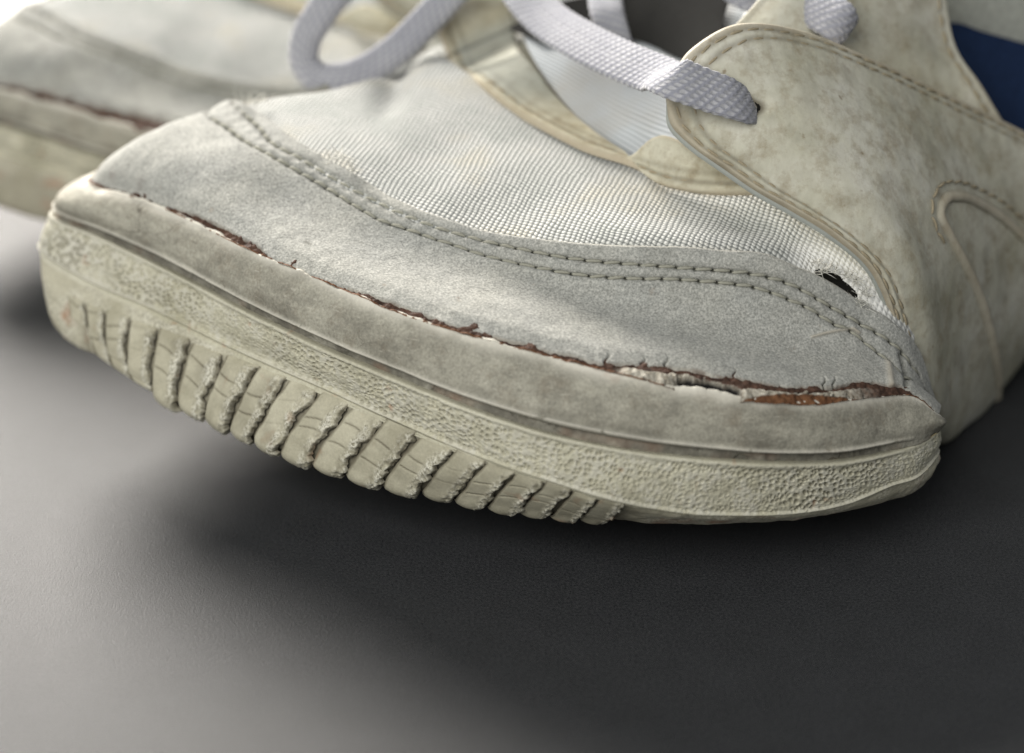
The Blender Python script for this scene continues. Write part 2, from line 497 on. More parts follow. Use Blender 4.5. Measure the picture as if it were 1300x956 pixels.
print("bumper A:", [tuple(round(float(v), 2) for v in p) for p in BN[:, 0]])
print("bumper D:", [tuple(round(float(v), 2) for v in p) for p in BN[:, 3]])

def s_of_px(px, row=0):
    """arc parameter at which bumper row passes photograph column px (visible part)"""
    q = np.linspace(knA[NF], knA[NF + len(BUMP) - 1], 4000)
    x = proj(hermite(knA, BN[:, row], q))[:, 0]
    x = np.maximum.accumulate(x)
    return np.interp(px, x, q)
S0, S1 = knA[NF], knA[NF + len(BUMP) - 1]
SEND = knA[-1]

# upper net rows R0..R4 at the bumper's columns
def upper_nodes():
    def y(*a): return pY(*a)
    cols = {
     0: [None, y(190,178,5.2), y(308,138,6.0), y(443,107,6.6), y(545,76,7.6)],
     1: [None, y(218,196,4.7), y(335,155,5.4), y(462,122,6.1), y(560,84,7.1)],
     2: [None, y(285,215,4.1), y(375,181,4.7), y(490,142,5.5), y(578,97,6.6)],
     3: [None, y(365,262,3.35), y(425,214,4.0), y(528,165,4.9), y(606,117,6.1)],
     4: [None, y(445,300,2.7), y(485,248,3.4), y(568,190,4.4), y(640,142,5.6)],
     5: [None, y(525,330,2.2), y(542,273,2.9), y(612,212,3.9), y(680,168,5.1)],
     6: [None, y(610,355,1.8), y(615,296,2.5), y(665,234,3.5), y(722,187,4.7)],
     7: [None, y(700,378,1.5), y(690,306,2.2), y(722,250,3.2), y(765,205,4.3)],
     8: [None, y(795,398,1.3), y(775,312,1.95), y(790,264,2.9), y(815,222,3.9)],
     9: [None, y(880,412,1.2), y(858,315,1.85), y(865,275,2.7), y(870,236,3.5)],
     10:[None, y(955,422,1.2), y(940,321,1.8), y(940,285,2.5), y(945,246,3.1)],
     11:[None, y(1025,436,1.25), y(1010,340,1.8), y(1012,302,2.3), y(1015,265,2.8)],
     12:[None, y(1095,452,1.35), y(1078,374,1.85), y(1082,332,2.2), y(1085,295,2.6)],
     13:[None, y(1150,480,1.5), y(1148,428,1.85), y(1148,385,2.1), y(1150,345,2.5)],
     14:[None, y(1181,512,1.75), y(1177,492,1.95), y(1185,450,2.2), y(1195,400,2.6)],
    }
    n = len(BUMP); out = []
    for k in range(n):
        c = cols[k]; a = BN[NF + k, 0]
        out.append([a] + c[1:])
    U = np.array(out)
    f = U[0]
    far = []
    for i in range(5):
        a = BN[i, 0]; g = (13.0, 9.6, 6.4, 3.5, 1.25)[i] / 13.0
        top = f[4] + np.array([7.0, 6.0, -.2]) * g
        c = np.zeros((5, 3))
        for j, (wt, wz) in enumerate(((0, 0), (.20, .50), (.42, .74), (.70, .9), (1, 1))):
            lin = a + (top - a) * wt; lin[2] = a[2] + (top[2] - a[2]) * wz
            c[j] = lin
        if i == 4:                                          # first column past the outline: just over the brow
            for j in range(1, 5):
                c[j] = .5 * c[j] + .5 * (f[j] + np.array([.55, .8, -.55]))
        far.append(c)
    l = U[-1]; near = []
    for i in range(5):
        a = BN[NF + n + i, 0]; dd = a - l[0]
        c = l + dd; near.append(c)
    return np.concatenate([np.array(far), U, np.array(near)])
UN = upper_nodes()
for j in range(5): print("upper R%d" % j, [tuple(round(float(v), 1) for v in p) for p in UN[NF:NF + 15, j]])

def upper(s, t):
    """s (n,), t (n,m) -> surface points (n,m,3)"""
    s = np.asarray(s, float); t = np.asarray(t, float)
    cols = hermite(knA, UN, s)                                # (n,5,3)
    # add an inner tuck row at t=-1
    tuck = cols[:, 0] - (cols[:, 1] - cols[:, 0]) * .6
    tuck[:, 2] = cols[:, 0, 2] - .6
    ext = cols[:, 4] + (cols[:, 4] - cols[:, 3])
    K = np.concatenate([tuck[:, None], cols, ext[:, None]], 1)  # t = -1..5
    tt = np.clip(t + 1, 0, 5.999); i = np.floor(tt).astype(int); u = (tt - i)[..., None]
    r = np.arange(len(s))[:, None]
    p1 = K[r, i]; p2 = K[r, i + 1]
    p0 = np.where((i > 0)[..., None], K[r, np.maximum(i - 1, 0)], 2 * p1 - p2)
    p3 = np.where((i < 5)[..., None], K[r, np.minimum(i + 2, 6)], 2 * p2 - p1)
    return .5 * ((2*p1) + (-p0 + p2)*u + (2*p0 - 5*p1 + 4*p2 - p3)*u*u + (-p0 + 3*p1 - 3*p2 + p3)*u**3)

_sq = np.linspace(S0 - 1.0, S1 + .6, 900); _tq = np.linspace(-.3, 4.6, 500)
_PQ = upper(_sq, np.tile(_tq, (len(_sq), 1))); _XY = proj(_PQ)
def locate(px, py):
    d = (_XY[..., 0] - px)**2 + (_XY[..., 1] - py)**2
    k = np.unravel_index(np.argmin(d), d.shape); return _sq[k[0]], _tq[k[1]]
def locate_curve(pts, n=200):
    """photograph polyline -> smooth t(s) as arrays"""
    P = np.array([locate(*p) for p in pts]); o = np.argsort(P[:, 0]); P = P[o]
    keep = np.concatenate([[True], np.diff(P[:, 0]) > 1e-3]); P = P[keep]
    return P[:, 0], P[:, 1]

CAP_EDGE = [(308,138),(325,145),(360,170),(395,194),(425,210),(454,225),(495,251),(558,277),(627,298),(696,306),(760,311),(800,313),(869,315),(921,319),(973,324),(1007,338),(1042,353),(1077,374),(1111,395),(1146,424),(1167,452),(1176,487)]
ST_UP = [(308,148),(330,168),(350,189),(385,208),(431,235),(457,249),(516,277),(547,289),(603,306),(655,317),(713,327),(800,336),(862,340),(914,343),(966,350),(1001,361),(1025,373),(1042,383),(1077,404),(1101,418),(1125,433),(1141,449),(1152,466),(1162,482),(1166,497)]
ST_LO = [(291,168),(334,197),(377,220),(402,234),(430,251),(454,266),(487,284),(518,294),(549,305),(575,313),(603,323),(630,330),(689,342),(717,347),(772,352),(866,355),(921,359),(949,363),(977,371),(1001,381),(1027,393),(1056,412),(1077,422),(1101,442),(1117,454),(1129,466),(1140,480),(1147,492)]

def smooth_curve(pts):
    s, t = locate_curve(pts)
    return s, t
EDGE_ST = smooth_curve(CAP_EDGE); UP_ST = smooth_curve(ST_UP); LO_ST = smooth_curve(ST_LO)
def evalc(cv, s):
    S, T = cv
    r = hermite(S, T, np.clip(s, S[0], S[-1]))
    return r

# ------------------------------------------------------------------ stitches: one shared mesh each, laid along a line
def stitch_mesh(name, length, r, m):
    n, k = 7, 5
    V = []; F = []
    for i in range(n):
        u = i / (n - 1); x = (u - .5) * length
        z = math.sin(u * math.pi)**.6 * r * 1.1 - r * .55; rr = r * (.55 + .45 * math.sin(u * math.pi)**.5)
        for j in range(k):
            a = 2 * math.pi * j / k; V.append((x, rr * math.cos(a), z + rr * math.sin(a) * .8))
    for i in range(n - 1):
        for j in range(k):
            a = i * k + j; b = i * k + (j + 1) % k; F.append((a, b, b + k, a + k))
    me = bpy.data.meshes.new(name); me.from_pydata([tuple(c * CM for c in v) for v in V], [], F)
    for p in me.polygons: p.use_smooth = True
    me.materials.append(m); return me
STITCH = {}
def lay_stitches(L, N, pitch, parent, meshkey='thread', r=.026, seed=1, lift=.012, al=None):
    """L (n,3) dense line in cm, N normals; returns the end points"""
    rg = random.Random(seed)
    key = (meshkey, pitch, r)
    if key not in STITCH: STITCH[key] = stitch_mesh("stitch", pitch * .88, r, M[meshkey])
    me = STITCH[key]
    al = arclen(L) if al is None else al; i0 = math.ceil(al[0] / pitch); n = int(al[-1] / pitch)
    for i in range(i0, n):
        q = (i + .5) * pitch
        p = np.array([np.interp(q, al, L[:, k]) for k in range(3)])
        a = np.array([np.interp(q - pitch * .4, al, L[:, k]) for k in range(3)]); b = np.array([np.interp(q + pitch * .4, al, L[:, k]) for k in range(3)])
        nn = np.array([np.interp(q, al, N[:, k]) for k in range(3)]); nn /= np.linalg.norm(nn)
        x = b - a; x -= nn * (x @ nn) * .3; x /= np.linalg.norm(x)
        yv = np.cross(nn, x); yv /= np.linalg.norm(yv); zv = np.cross(x, yv)
        ang = rg.uniform(-.10, .10) + .08
        x2 = x * math.cos(ang) + yv * math.sin(ang); y2 = np.cross(zv, x2)
        p = p + nn * lift
        o = bpy.data.objects.new("stitch", me)
        o.matrix_world = Matrix(((x2[0], y2[0], zv[0], p[0] * CM), (x2[1], y2[1], zv[1], p[1] * CM), (x2[2], y2[2], zv[2], p[2] * CM), (0, 0, 0, 1)))
        link(o); o.parent = parent
    return

# ------------------------------------------------------------------ the shoe's forefoot
def bumper_surface(s, w_):
    """w_: -0.35 (tucked inside) .. 0 A .. 1 B .. 2 C .. 3 D .. 4 under"""
    cols = hermite(knA, BN, s)                                # (n,4,3)
    A, B, Cc, D = [cols[:, k] for k in range(4)]
    T = np.gradient(B, axis=0); nrm = np.stack([T[:, 1], -T[:, 0], 0 * T[:, 0]], -1); nrm /= np.linalg.norm(nrm, axis=1, keepdims=True)
    # outward = away from the shoe: (Ty,-Tx) with s running left -> right is towards the viewer (-Y)
    inn = -nrm
    A0 = A + inn * .22 + np.array([0, 0, -.16])
    E = D + inn * 1.1 + np.array([0, 0, -.12]); E2 = E + inn * 1.2 + np.array([0, 0, -.10])
    K = np.stack([A0, A, A + (B - A) * .5 + nrm * (.10 + .08 * sstep(S0 + 2, S0, s))[:, None] + np.array([0, 0, .03]), B, B + (Cc - B) * .5 + nrm * .03, Cc, Cc + (D - Cc) * .5 + nrm * .07, D, E, E2], 1)
    kw = np.array([-.35, 0, .5, 1, 1.5, 2, 2.5, 3, 4, 5])
    Kt = np.moveaxis(K, 1, 0)                                 # (10,n,3)
    P = hermite(kw, Kt, w_)                                   # (m,n,3)
    return np.moveaxis(P, 0, 1), nrm

RIBPX = [85,111,137,170,208,249,291,332,370,409,449,490,535,580,620,657,694,729,762,796]

def build_shoe(main=True, seed=1):
    q = 1.0 if main else .45
    root = bpy.data.objects.new("sneaker", None); C.objects.link(root)
    root.empty_display_size = .02
    s_lo = S0 - (5.0 if main else 5.0); s_hi = S1 + 3.5
    ns = int(1500 * q)
    # denser where the camera sees it
    s = np.concatenate([np.linspace(s_lo, S0 - .4, int(60 * q) + 10)[:-1], np.linspace(S0 - .4, S1 + .4, ns), np.linspace(S1 + .4, s_hi, 40)[1:]])
    # ---------------- rand: w -.35..1.07
    w_ = np.concatenate([np.linspace(-.35, -.04, 8)[:-1], np.linspace(-.04, 1.10, int(110 * q))])
    P, nr = bumper_surface(s, w_)
    W = np.tile(w_, (len(s), 1)); S = np.tile(s[:, None], (1, len(w_)))
    N = normals(P); sgn = np.sign((N * nr[:, None]).sum(-1).mean()); N = N * sgn
    wav = fbm(np.stack([S, 0 * S, 0 * S], -1), 1.1, 3, seed)
    P0 = P.copy()
    gm = sstep(s_of_px(1165, 1), s_of_px(1120, 1), S)
    px = proj(P)[..., 0] if main else S * 70
    bead = .034 * np.exp(-((W - .84 - .01 * wav) / .032)**2)
    groove = -.062 * sstep(.875, .91, W) * gm - .02 * sstep(1.03, 1.05, W) * (1 - gm); bead = bead * gm
    lip = .03 * np.exp(-((W - .05) / .05)**2)
    d = bead + groove + lip + .018 * fbm(P0, 1.6, 4, seed + 3) + .006 * fbm(P0, 9, 3, seed + 4)
    ragged = fbm(np.stack([S * 1.0, 0 * S, 0 * S], -1), 3.0, 4, seed + 9)
    d = d + .05 * ragged * np.exp(-(W / .06)**2)
    d = d + (W > .90) * (.018 * fbm(P0, 6, 3, seed + 8) - .03 * sstep(.25, .4, fbm(P0, 4, 3, seed + 28)))
    # the upper edge wanders up and down a little
    Pn = P0 + N * d[..., None]
    edgeup = .035 * fbm(np.stack([S, 0 * S, 0 * S], -1), 2.2, 5, seed + 30) * np.exp(-(W / .18)**2)
    Pn[..., 2] += edgeup
    nz = fbm(P0, 6, 3, seed + 6); nz2 = fbm(P0, 2.2, 3, seed + 16)
    light = np.clip((.75 + .5 * nz2) * 1.25 * np.exp(-((W - .02) / (.13 + .05 * nz2))**2) + .55 * np.exp(-((W - .84) / .032)**2) * gm * (nz > -.4) , 0, 1) * .9  # upper edge's back-lit brightness is painted into this pale worn band
    dirt = sstep(.88, .91, W) * (.62 + .55 * nz) * (.15 + .85 * gm) + .35 * sstep(.62, .78, W) * sstep(.84, .79, W) * np.clip(nz2 + .5, 0, 1) + .25 * np.clip(nz2 * 2 - .5, 0, 1)
    rust = .5 * np.clip(fbm(P0, 3.0, 4, seed + 21) * 3 - 1.1, 0, 1) * sstep(.25, .05, W) + .3 * sstep(.89, .92, W) * np.clip(nz2 * 2, 0, 1)
    # radial cracks over the rand at the left
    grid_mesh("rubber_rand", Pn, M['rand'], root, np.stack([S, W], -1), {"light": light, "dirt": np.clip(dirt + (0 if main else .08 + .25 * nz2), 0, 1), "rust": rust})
    # ---------------- sidewall: w 1.02..2.06
    w_ = np.linspace(1.045, 2.10, int(190 * q))
    P, nr = bumper_surface(s, w_)
    W = np.tile(w_, (len(s), 1)); S = np.tile(s[:, None], (1, len(w_)))
    N = normals(P) * sgn
    h = np.linalg.norm(P[:, -1] - P[:, 0], axis=1)[:, None] * (W - 1.03) / 1.07
    u = S * 1.0; v = h
    wx = .35 * vnoise(P, 6, seed + 2); wy = .35 * vnoise(P, 6, seed + 12)
    d1, d2 = worley2(u / .078 + wx, v / .088 + wy, seed)
    e1, e2 = worley2(u / .055 + wx, v / .055 + wy, seed + 3)
    band = sstep(1.06, 1.22, W + .05 * fbm(P, 2, 2, seed + 1)) * sstep(2.0, 1.93, W)
    depth = .22 + .78 * sstep(-.25, .35, fbm(P, 1.3, 4, seed + 7))
    cell = sstep(.50, .20, d1) * sstep(.04, .26, d2 - d1)      # round pits between broad soft ridges
    pit = cell * depth
    roll = .03 * np.exp(-((W - 1.11) / .05)**2) - .07 * sstep(1.075, 1.045, W)
    gm = sstep(s_of_px(1165, 1), s_of_px(1120, 1), S); roll = roll * (.15 + .85 * gm)
    d = roll - .040 * pit * band + .010 * (e2 - e1) * band + .014 * fbm(P, 2.5, 3, seed + 2)
    lc = .3 + .7 * sstep(s_of_px(430, 2), s_of_px(520, 2), S) * sstep(-.25, .1, fbm(P, 3.5, 3, seed + 44))
    d = d - .04 * lc * np.exp(-((W - 2.03) / .014)**2) + .035 * sstep(1.93, 1.98, W) * sstep(2.03, 1.99, W)
    Pn = P + N * d[..., None]
    nz = fbm(P, 3, 3, seed + 6)
    dirt = np.clip(.62 * pit * band * (.7 + .7 * nz) + .85 * lc * np.exp(-((W - 2.03) / .011)**2) + .6 * gm * sstep(1.075, 1.05, W) + .12 * np.clip(nz, 0, 1), 0, 1)
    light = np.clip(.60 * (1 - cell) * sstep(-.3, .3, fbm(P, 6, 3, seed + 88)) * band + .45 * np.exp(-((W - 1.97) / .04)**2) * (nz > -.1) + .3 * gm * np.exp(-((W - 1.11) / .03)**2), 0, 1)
    pxx = proj(P)
    rust = np.clip(fbm(P, 5, 3, seed + 40) * 4 - 1.9, 0, 1) * .5
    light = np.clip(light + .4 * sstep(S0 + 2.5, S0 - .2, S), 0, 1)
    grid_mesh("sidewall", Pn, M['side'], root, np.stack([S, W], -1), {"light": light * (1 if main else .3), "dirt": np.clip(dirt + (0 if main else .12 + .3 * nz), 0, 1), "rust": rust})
    # ---------------- tread base w 2.05..3.2 -> under
    w_ = np.concatenate([np.linspace(2.06, 3.1, int(60 * q)), np.linspace(3.15, 5, 14)])
    P, nr = bumper_surface(s, w_); W = np.tile(w_, (len(s), 1)); S = np.tile(s[:, None], (1, len(w_)))
    N = normals(P) * sgn
    rb0 = s_of_px(np.array(RIBPX, float), 2)
    sB, sE = s_of_px(100, 2), s_of_px(812, 2)
    reg = sstep(sB - .35, sB + .3, S) * sstep(sE + .3, sE - .3, S) * (1 if main else .25)
    t0 = 2.06 + .24 * np.clip(1 - (S - rb0[0]) / (rb0[8] - rb0[0]), 0, 1)
    d = -.05 * reg * sstep(t0, t0 + .10, W) + .012 * fbm(P, 3, 4, seed + 5) + (1 - reg) * .02 * fbm(P, 5, 3, seed + 55)
    Pn = P + N * d[..., None]
    nz = fbm(P, 3, 4, seed + 66)
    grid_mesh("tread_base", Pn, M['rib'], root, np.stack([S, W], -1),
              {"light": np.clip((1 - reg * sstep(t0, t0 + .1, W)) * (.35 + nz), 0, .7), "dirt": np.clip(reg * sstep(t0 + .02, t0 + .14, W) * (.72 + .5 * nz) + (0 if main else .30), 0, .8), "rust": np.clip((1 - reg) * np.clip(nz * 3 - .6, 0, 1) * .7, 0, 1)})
    # ---------------- ribs
    rb = s_of_px(np.array(RIBPX, float), 2)
    for i in range(len(rb) - 1 if main else 0):
        a, b = rb[i], rb[i + 1]; wd = b - a
        nsr, nwr = int(46 * q) + 6, int(84 * q) + 8
        uu = np.linspace(0, 1, nsr); ww = np.linspace(2.04, 3.30, nwr)
        Wg = np.tile(ww, (nsr, 1)); Ug = np.tile(uu[:, None], (1, nwr))
        # rib edges wander; slope of the rib follows the columns of the table
        sl = a + wd * (.02 + .93 * Ug)
        Pb = np.empty((nsr, nwr, 3)); 
        base, nrr = bumper_surface(np.linspace(a - .2, b + .2, 60), ww)
        ssamp = np.linspace(a - .2, b + .2, 60)
        wob = .05 * wd * fbm(np.stack([Wg * 3, 0 * Wg + i, 0 * Wg], -1), 1.5, 3, seed + i)
        raggedR = .16 * fbm(np.stack([Wg * 5, 0 * Wg + i, 0 * Wg], -1), 2.2, 4, seed + 31 + i)
        sl = sl + wob + wd * raggedR * sstep(.6, 1, Ug)
        for k in range(3):
            for j in range(nwr):
                Pb[:, j, k] = np.interp(sl[:, j], ssamp, base[:, j, k])
        nb = normals(Pb); nb *= np.sign((nb * nrr.mean(axis=0)).sum(-1).mean())
        fade = 1.0 if 2 <= i <= 15 else (.55 if i < 2 else .8)
        amp = (.037 + .012 * math.sin(i * 2.3)) * fade * (1 if i < 9 else .8 if i < 13 else .55)
        t0 = 2.05 + .24 * np.clip(1 - (sl - rb0[0]) / (rb0[8] - rb0[0]), 0, 1) + .02 * np.sin(i * 2.7)
        end_t = sstep(t0, t0 + .12 + .03 * math.sin(i * 5.1), Wg)
        end_b = sstep(3.30, 3.14, Wg) if i > 3 else sstep(2.62 + .09 * i, 2.45 + .09 * i, Wg)
        prof = -.02 + (sstep(0, .10, Ug) * (.55 + .45 * Ug)) * sstep(1.0, .90, Ug)       # saw-tooth, high at the right
        ridge = sstep(.56, .80, Ug + .06 * fbm(Pb, 6, 3, seed + 77)) 
        rough = fbm(Pb, 9, 3, seed + 5)
        rough2 = fbm(Pb, 22, 2, seed + 6)
        h = amp * (1.35 * prof + .40 * ridge * sstep(1.0, .93, Ug)) + ridge * (.028 * rough + .022 * rough2) * sstep(1.0, .96, Ug)
        # small crosswise cracks in the smooth face
        crk = 0
        for cpos in (2.36 + .05 * math.sin(i * 3.7), 2.60 + .06 * math.sin(i * 1.9)):
            cl = Wg - cpos - .04 * np.sin(Ug * 3.2 + i)
            crk = crk + np.exp(-(cl / .010)**2) * sstep(.05, .15, Ug) * sstep(.75, .6, Ug)
        crk = np.clip(crk, 0, 1) * (1 if i % 5 != 3 else .3)
        h = h + .05 * np.sin(math.pi * np.clip(Ug, 0, 1)) * sstep(2.75, 3.0, Wg)
        h = h * end_t * end_b - .018 * crk + .006 * fbm(Pb, 3, 3, seed + 4)
        h = np.where(end_t * end_b < .02, h - .04, h)
        Pn = Pb + nb * h[..., None]
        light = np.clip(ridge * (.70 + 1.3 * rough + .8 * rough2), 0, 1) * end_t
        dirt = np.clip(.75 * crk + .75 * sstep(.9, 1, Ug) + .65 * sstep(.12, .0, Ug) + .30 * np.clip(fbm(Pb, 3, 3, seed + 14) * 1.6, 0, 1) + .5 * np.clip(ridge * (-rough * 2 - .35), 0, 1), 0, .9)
        rust = np.clip(fbm(Pb, 3, 3, seed + 90) * 3 - 1.2, 0, 1) * .45
        grid_mesh("tread_rib", Pn, M['rib'], root, np.stack([Ug, Wg], -1), {"light": light, "dirt": dirt, "rust": rust})
    # ---------------- outsole under the forefoot
    sx = np.linspace(s_lo, s_hi, 120)
    Pe, _ = bumper_surface(sx, np.array([4.6])); ring = Pe[:, 0]
    cen = ring.mean(axis=0); rr = np.linspace(0, 1, 14)
    G = cen + (ring[:, None] - cen) * rr[None, ::-1, None]
    lowz = 0.02
    G[..., 2] = lowz + (ring[:, None, 2] - lowz) * (rr[None, ::-1]**1.6)
    grid_mesh("outsole", G, M['outsole'], root)
    # ---------------- cap
    s = np.concatenate([np.linspace(s_lo, S0 - .4, 20)[:-1], np.linspace(S0 - .4, S1 + .10, int(1100 * q))])
    pxs = np.interp(s, np.linspace(S0, S1, 400), proj(hermite(knA, BN[:, 0], np.linspace(S0, S1, 400)))[:, 0])
    if main:
        wear = np.interp(pxs, [330, 440, 700, 790], [.40, .36, .36, .84]) * np.interp(pxs, [118,215,232,245,262,290,330,343,425,440,470,500,530,560,600,680,720,760,775,800,850,900,935,945,970,1000,1060,1110,1130,1160,1180],
                              [0,  1,  7,  13, 15, 12, 9,  -4, -3, 4,  9,  15, 13, 9,  8,  9,  7,  5,  9,  14, 20, 23, 25, 24, 22, 18, 15, 13,  7,   1,   0])
    else:
        wear = np.interp(pxs, [118, 200, 300, 400, 520, 640, 760, 900, 1000, 1100], [3, 7, 12, 18, 20, 14, 9, 4, 2, 0])
    ppt = np.linalg.norm(proj(UN[NF:NF+15, 1]) - proj(UN[NF:NF+15, 0]), axis=1)
    ppt = np.interp(s, knA[NF:NF+15], ppt)
    rag = fbm(np.stack([s, 0*s, 0*s], -1), 3, 4, seed + 71) + .22 * fbm(np.stack([s, 0*s, 0*s], -1), 14, 2, seed + 72)
    tlow = (wear + np.clip(wear, 0, 7) * .45 * rag) / ppt
    tlow = np.maximum(tlow, -.06); 
    thigh = evalc(EDGE_ST, s) + .012 * fbm(np.stack([s, 0*s, 0*s], -1), 3, 3, seed + 50)
    nt = int(250 * q)
    k = np.linspace(0, 1, nt); T = tlow[:, None] + (thigh - tlow)[:, None] * k[None]
    P = upper(s, T); N = normals(P); N *= np.sign((N[..., 2]).mean())
    S = np.tile(s[:, None], (1, nt))
    L = arclen(P[len(s)//2]); hh = np.linalg.norm(np.diff(P, axis=1), axis=-1); dl = np.concatenate([np.zeros((len(s), 1)), np.cumsum(hh, 1)], 1); dh = dl[:, -1:] - dl
    th = .085
    rnd_hi = np.sqrt(np.clip(1 - (1 - np.clip(dh / .06, 0, 1))**2, 0, 1)); rnd_lo = np.sqrt(np.clip(1 - (1 - np.clip(dl / .05, 0, 1))**2, 0, 1))
    tu = evalc(UP_ST, s)[:, None]; tl = evalc(LO_ST, s)[:, None]
    cmpt = dl[:, -1:] / (thigh - tlow)[:, None]                # cm per unit t
    du = (T - tu) * cmpt; dlw = (T - tl) * cmpt
    smask = sstep(S0 - .6, S0, S)
    chan = .032 * np.exp(-(du / .055)**2) + .032 * np.exp(-(dlw / .055)**2)
    # needle holes
    pitch = .245
    al = arclen(upper(s, tu)[:, 0]); al2 = arclen(upper(s, tl)[:, 0])
    hole = (np.exp(-(((al[:, None] / pitch) % 1 - 0) ** 2) / .016) + np.exp(-(((al[:, None] / pitch) % 1 - 1)**2) / .012)) * np.exp(-((du + .01) / .028)**2)
    hole2 = (np.exp(-(((al2[:, None] / pitch) % 1 - 0)**2) / .012) + np.exp(-(((al2[:, None] / pitch) % 1 - 1)**2) / .012)) * np.exp(-((dlw + .01) / .028)**2)
    hol = np.clip(hole + hole2, 0, 1)
    thin = .45 + .55 * sstep(.0, .30, dl)
    off = -.02 + (th * thin + .02) * np.minimum(rnd_hi, rnd_lo) - chan - .05 * hol + .03 * fbm(P, .9, 3, seed + 11) + .010 * fbm(P, 4, 3, seed + 12)
    # puckers between the stitch rows and a shallow crease
    off = off + .07 * sstep(S0 + .75, S0 + .1, S) * np.exp(-(dh / .35)**2)
    off = off + .005 * np.sin(al[:, None] * 2 * math.pi / pitch) * np.exp(-((du + .07) / .12)**2)
    off = off + .02 * np.exp(-(dl / .12)**2) * np.clip(fbm(P, 2, 2, seed + 13) + .3, 0, 1) * (wear[:, None] > 3)
    crackx = 0
    if main:
        for cx in (768, 815, 846, 935, 1048, 1060):
            sc = s_of_px(cx, 0) + .02
            crackx = crackx + np.exp(-(((S - sc + .03 * np.sin(dl * 30)) / .014)**2)) * sstep(.26, .05, dl)
        crackx = np.clip(crackx, 0, 1); off = off - .07 * crackx
    Pn = P + N * off[..., None]
    nz = fbm(P, 2.5, 4, seed + 22)
    edge = np.clip(np.exp(-(dh / .03)**2) * (.8 + .4 * nz) + .55 * np.exp(-(dl / .03)**2) * (wear[:, None] > 1.5), 0, 1) * .75
    # peeled scuff near the right end
    dirt = np.clip(.95 * hol + crackx * .9 + .28 * np.exp(-(du / .05)**2) + .28 * np.exp(-(dlw / .05)**2) + .16 * np.clip(nz * 2, 0, 1) * np.exp(-(dh / .8)**2), 0, 1)
    stain = .6 * np.exp(-(dl / (.032 if main else .11))**2) * sstep(-.25, .25, fbm(P, 7, 3, seed + 93)) * sstep(1.5, 5, wear)[:, None]
    if main:
        stain = stain + .35 * sstep(.55, .85, 1 - dl / .9) * sstep(S0 + 1.6, S0 + .3, S) * sstep(0, .4, fbm(P, 4, 3, 97))
        pc = proj(P)
        def near_line(pl, w__):
            m = np.full(pc.shape[:2], 99.0)
            for (x0, y0), (x1, y1) in zip(pl[:-1], pl[1:]):
                L2 = (x1-x0)**2 + (y1-y0)**2; f_ = np.clip(((pc[..., 0]-x0)*(x1-x0) + (pc[..., 1]-y0)*(y1-y0)) / L2, 0, 1)
                m = np.minimum(m, np.hypot(pc[..., 0]-x0-f_*(x1-x0), pc[..., 1]-y0-f_*(y1-y0)))
            return np.exp(-(m / w__)**2)
        sc1 = near_line([(1028,431),(1045,425),(1062,421),(1079,419),(1086,424)], 2.2)
        sc2 = near_line([(1122,462),(1124,475),(1130,492)], 4.0); sc3 = near_line([(1138,452),(1142,470),(1148,492)], 3.0)
        edge = np.clip(edge + .8 * sc1 + .8 * sc2, 0, 1); dirt = np.clip(dirt + .5 * sc3 + .6 * near_line([(388,313),(394,316)], 2.5), 0, 1)
        Pn = Pn + N * (.03 * sc1 + .03 * sc2 - .05 * sc3)[..., None]
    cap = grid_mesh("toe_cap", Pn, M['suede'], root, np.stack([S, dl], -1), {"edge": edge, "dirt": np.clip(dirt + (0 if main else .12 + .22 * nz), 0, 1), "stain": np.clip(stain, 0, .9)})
    vis = (s > S0 - .1) & (s < S1 + .1)
    for tt, sd in ((tu, 1), (tl, 2)):
        Lq = upper(s, tt)[:, 0]; tt2 = np.concatenate([tt - .02, tt, tt + .02], 1); Nq = normals(upper(s, tt2))[:, 1]; Nq *= np.sign(Nq[:, 2:3])
        Lq = Lq + Nq * (th - .040)
        ok = vis & (s < s_of_px(1176, 0))
        sel = np.arange(len(s))[ok]
        lay_stitches(Lq[sel], Nq[sel], pitch, cap, 'thread', .025, seed * 10 + sd, .012, (al if sd == 1 else al2)[sel])
    # ---------------- torn backing seen below the cap edge
    tb = np.linspace(-.25, 1, 46)
    tmax = np.maximum(tlow, 0) + .12
    T = tmax[:, None] * tb[None]; P = upper(s, T); N = normals(P); N *= np.sign(N[..., 2].mean())
    frac = T / np.maximum(tlow, .02)[:, None]                  # 0 at rand, 1 at cap edge
    pxg = np.tile(pxs[:, None], (1, len(tb)))
    rg = fbm(P, 5, 3, seed + 81); rg2 = fbm(P, 14, 3, seed + 82)
    fib = hole = orange = 0 * frac
    if main:
        fib = sstep(775, 800, pxg) * sstep(1125, 1050, pxg) * sstep(.66, .48, frac + .45 * rg + .35 * rg2)
        hole = sstep(846, 866, pxg) * sstep(943, 936, pxg) * sstep(.56, .50, frac + .40 * rg + .25 * rg2 + .3 * sstep(890, 850, pxg))
        orange = sstep(.03, -.03, frac + .18 * rg - .36 * np.clip(1 - ((pxg - 1010) / 50.0)**2, -1, 1))
        fib = fib * (1 - orange)
        tiny = sstep(990, 1000, pxg) * sstep(1060, 1050, pxg) * np.exp(-((frac - .55 - .25 * rg) / .07)**2)
        hole = np.clip(hole + .8 * tiny + .8 * fib * sstep(.30, .45, rg2 - .3 * rg), 0, 1)
    off = .02 + .045 * rg + .035 * rg2 + .05 * fib * (rg > -.3) - .10 * hole + .03 * orange
    if main:
        grid_mesh("torn_lining", P + N * off[..., None], M['torn'], root, None, {"fibre": fib, "hole": hole, "orange": orange})
    else:
        grid_mesh("torn_lining", P + N * off[..., None], M['torn'], root, None, {"fibre": fib, "hole": hole, "orange": orange})
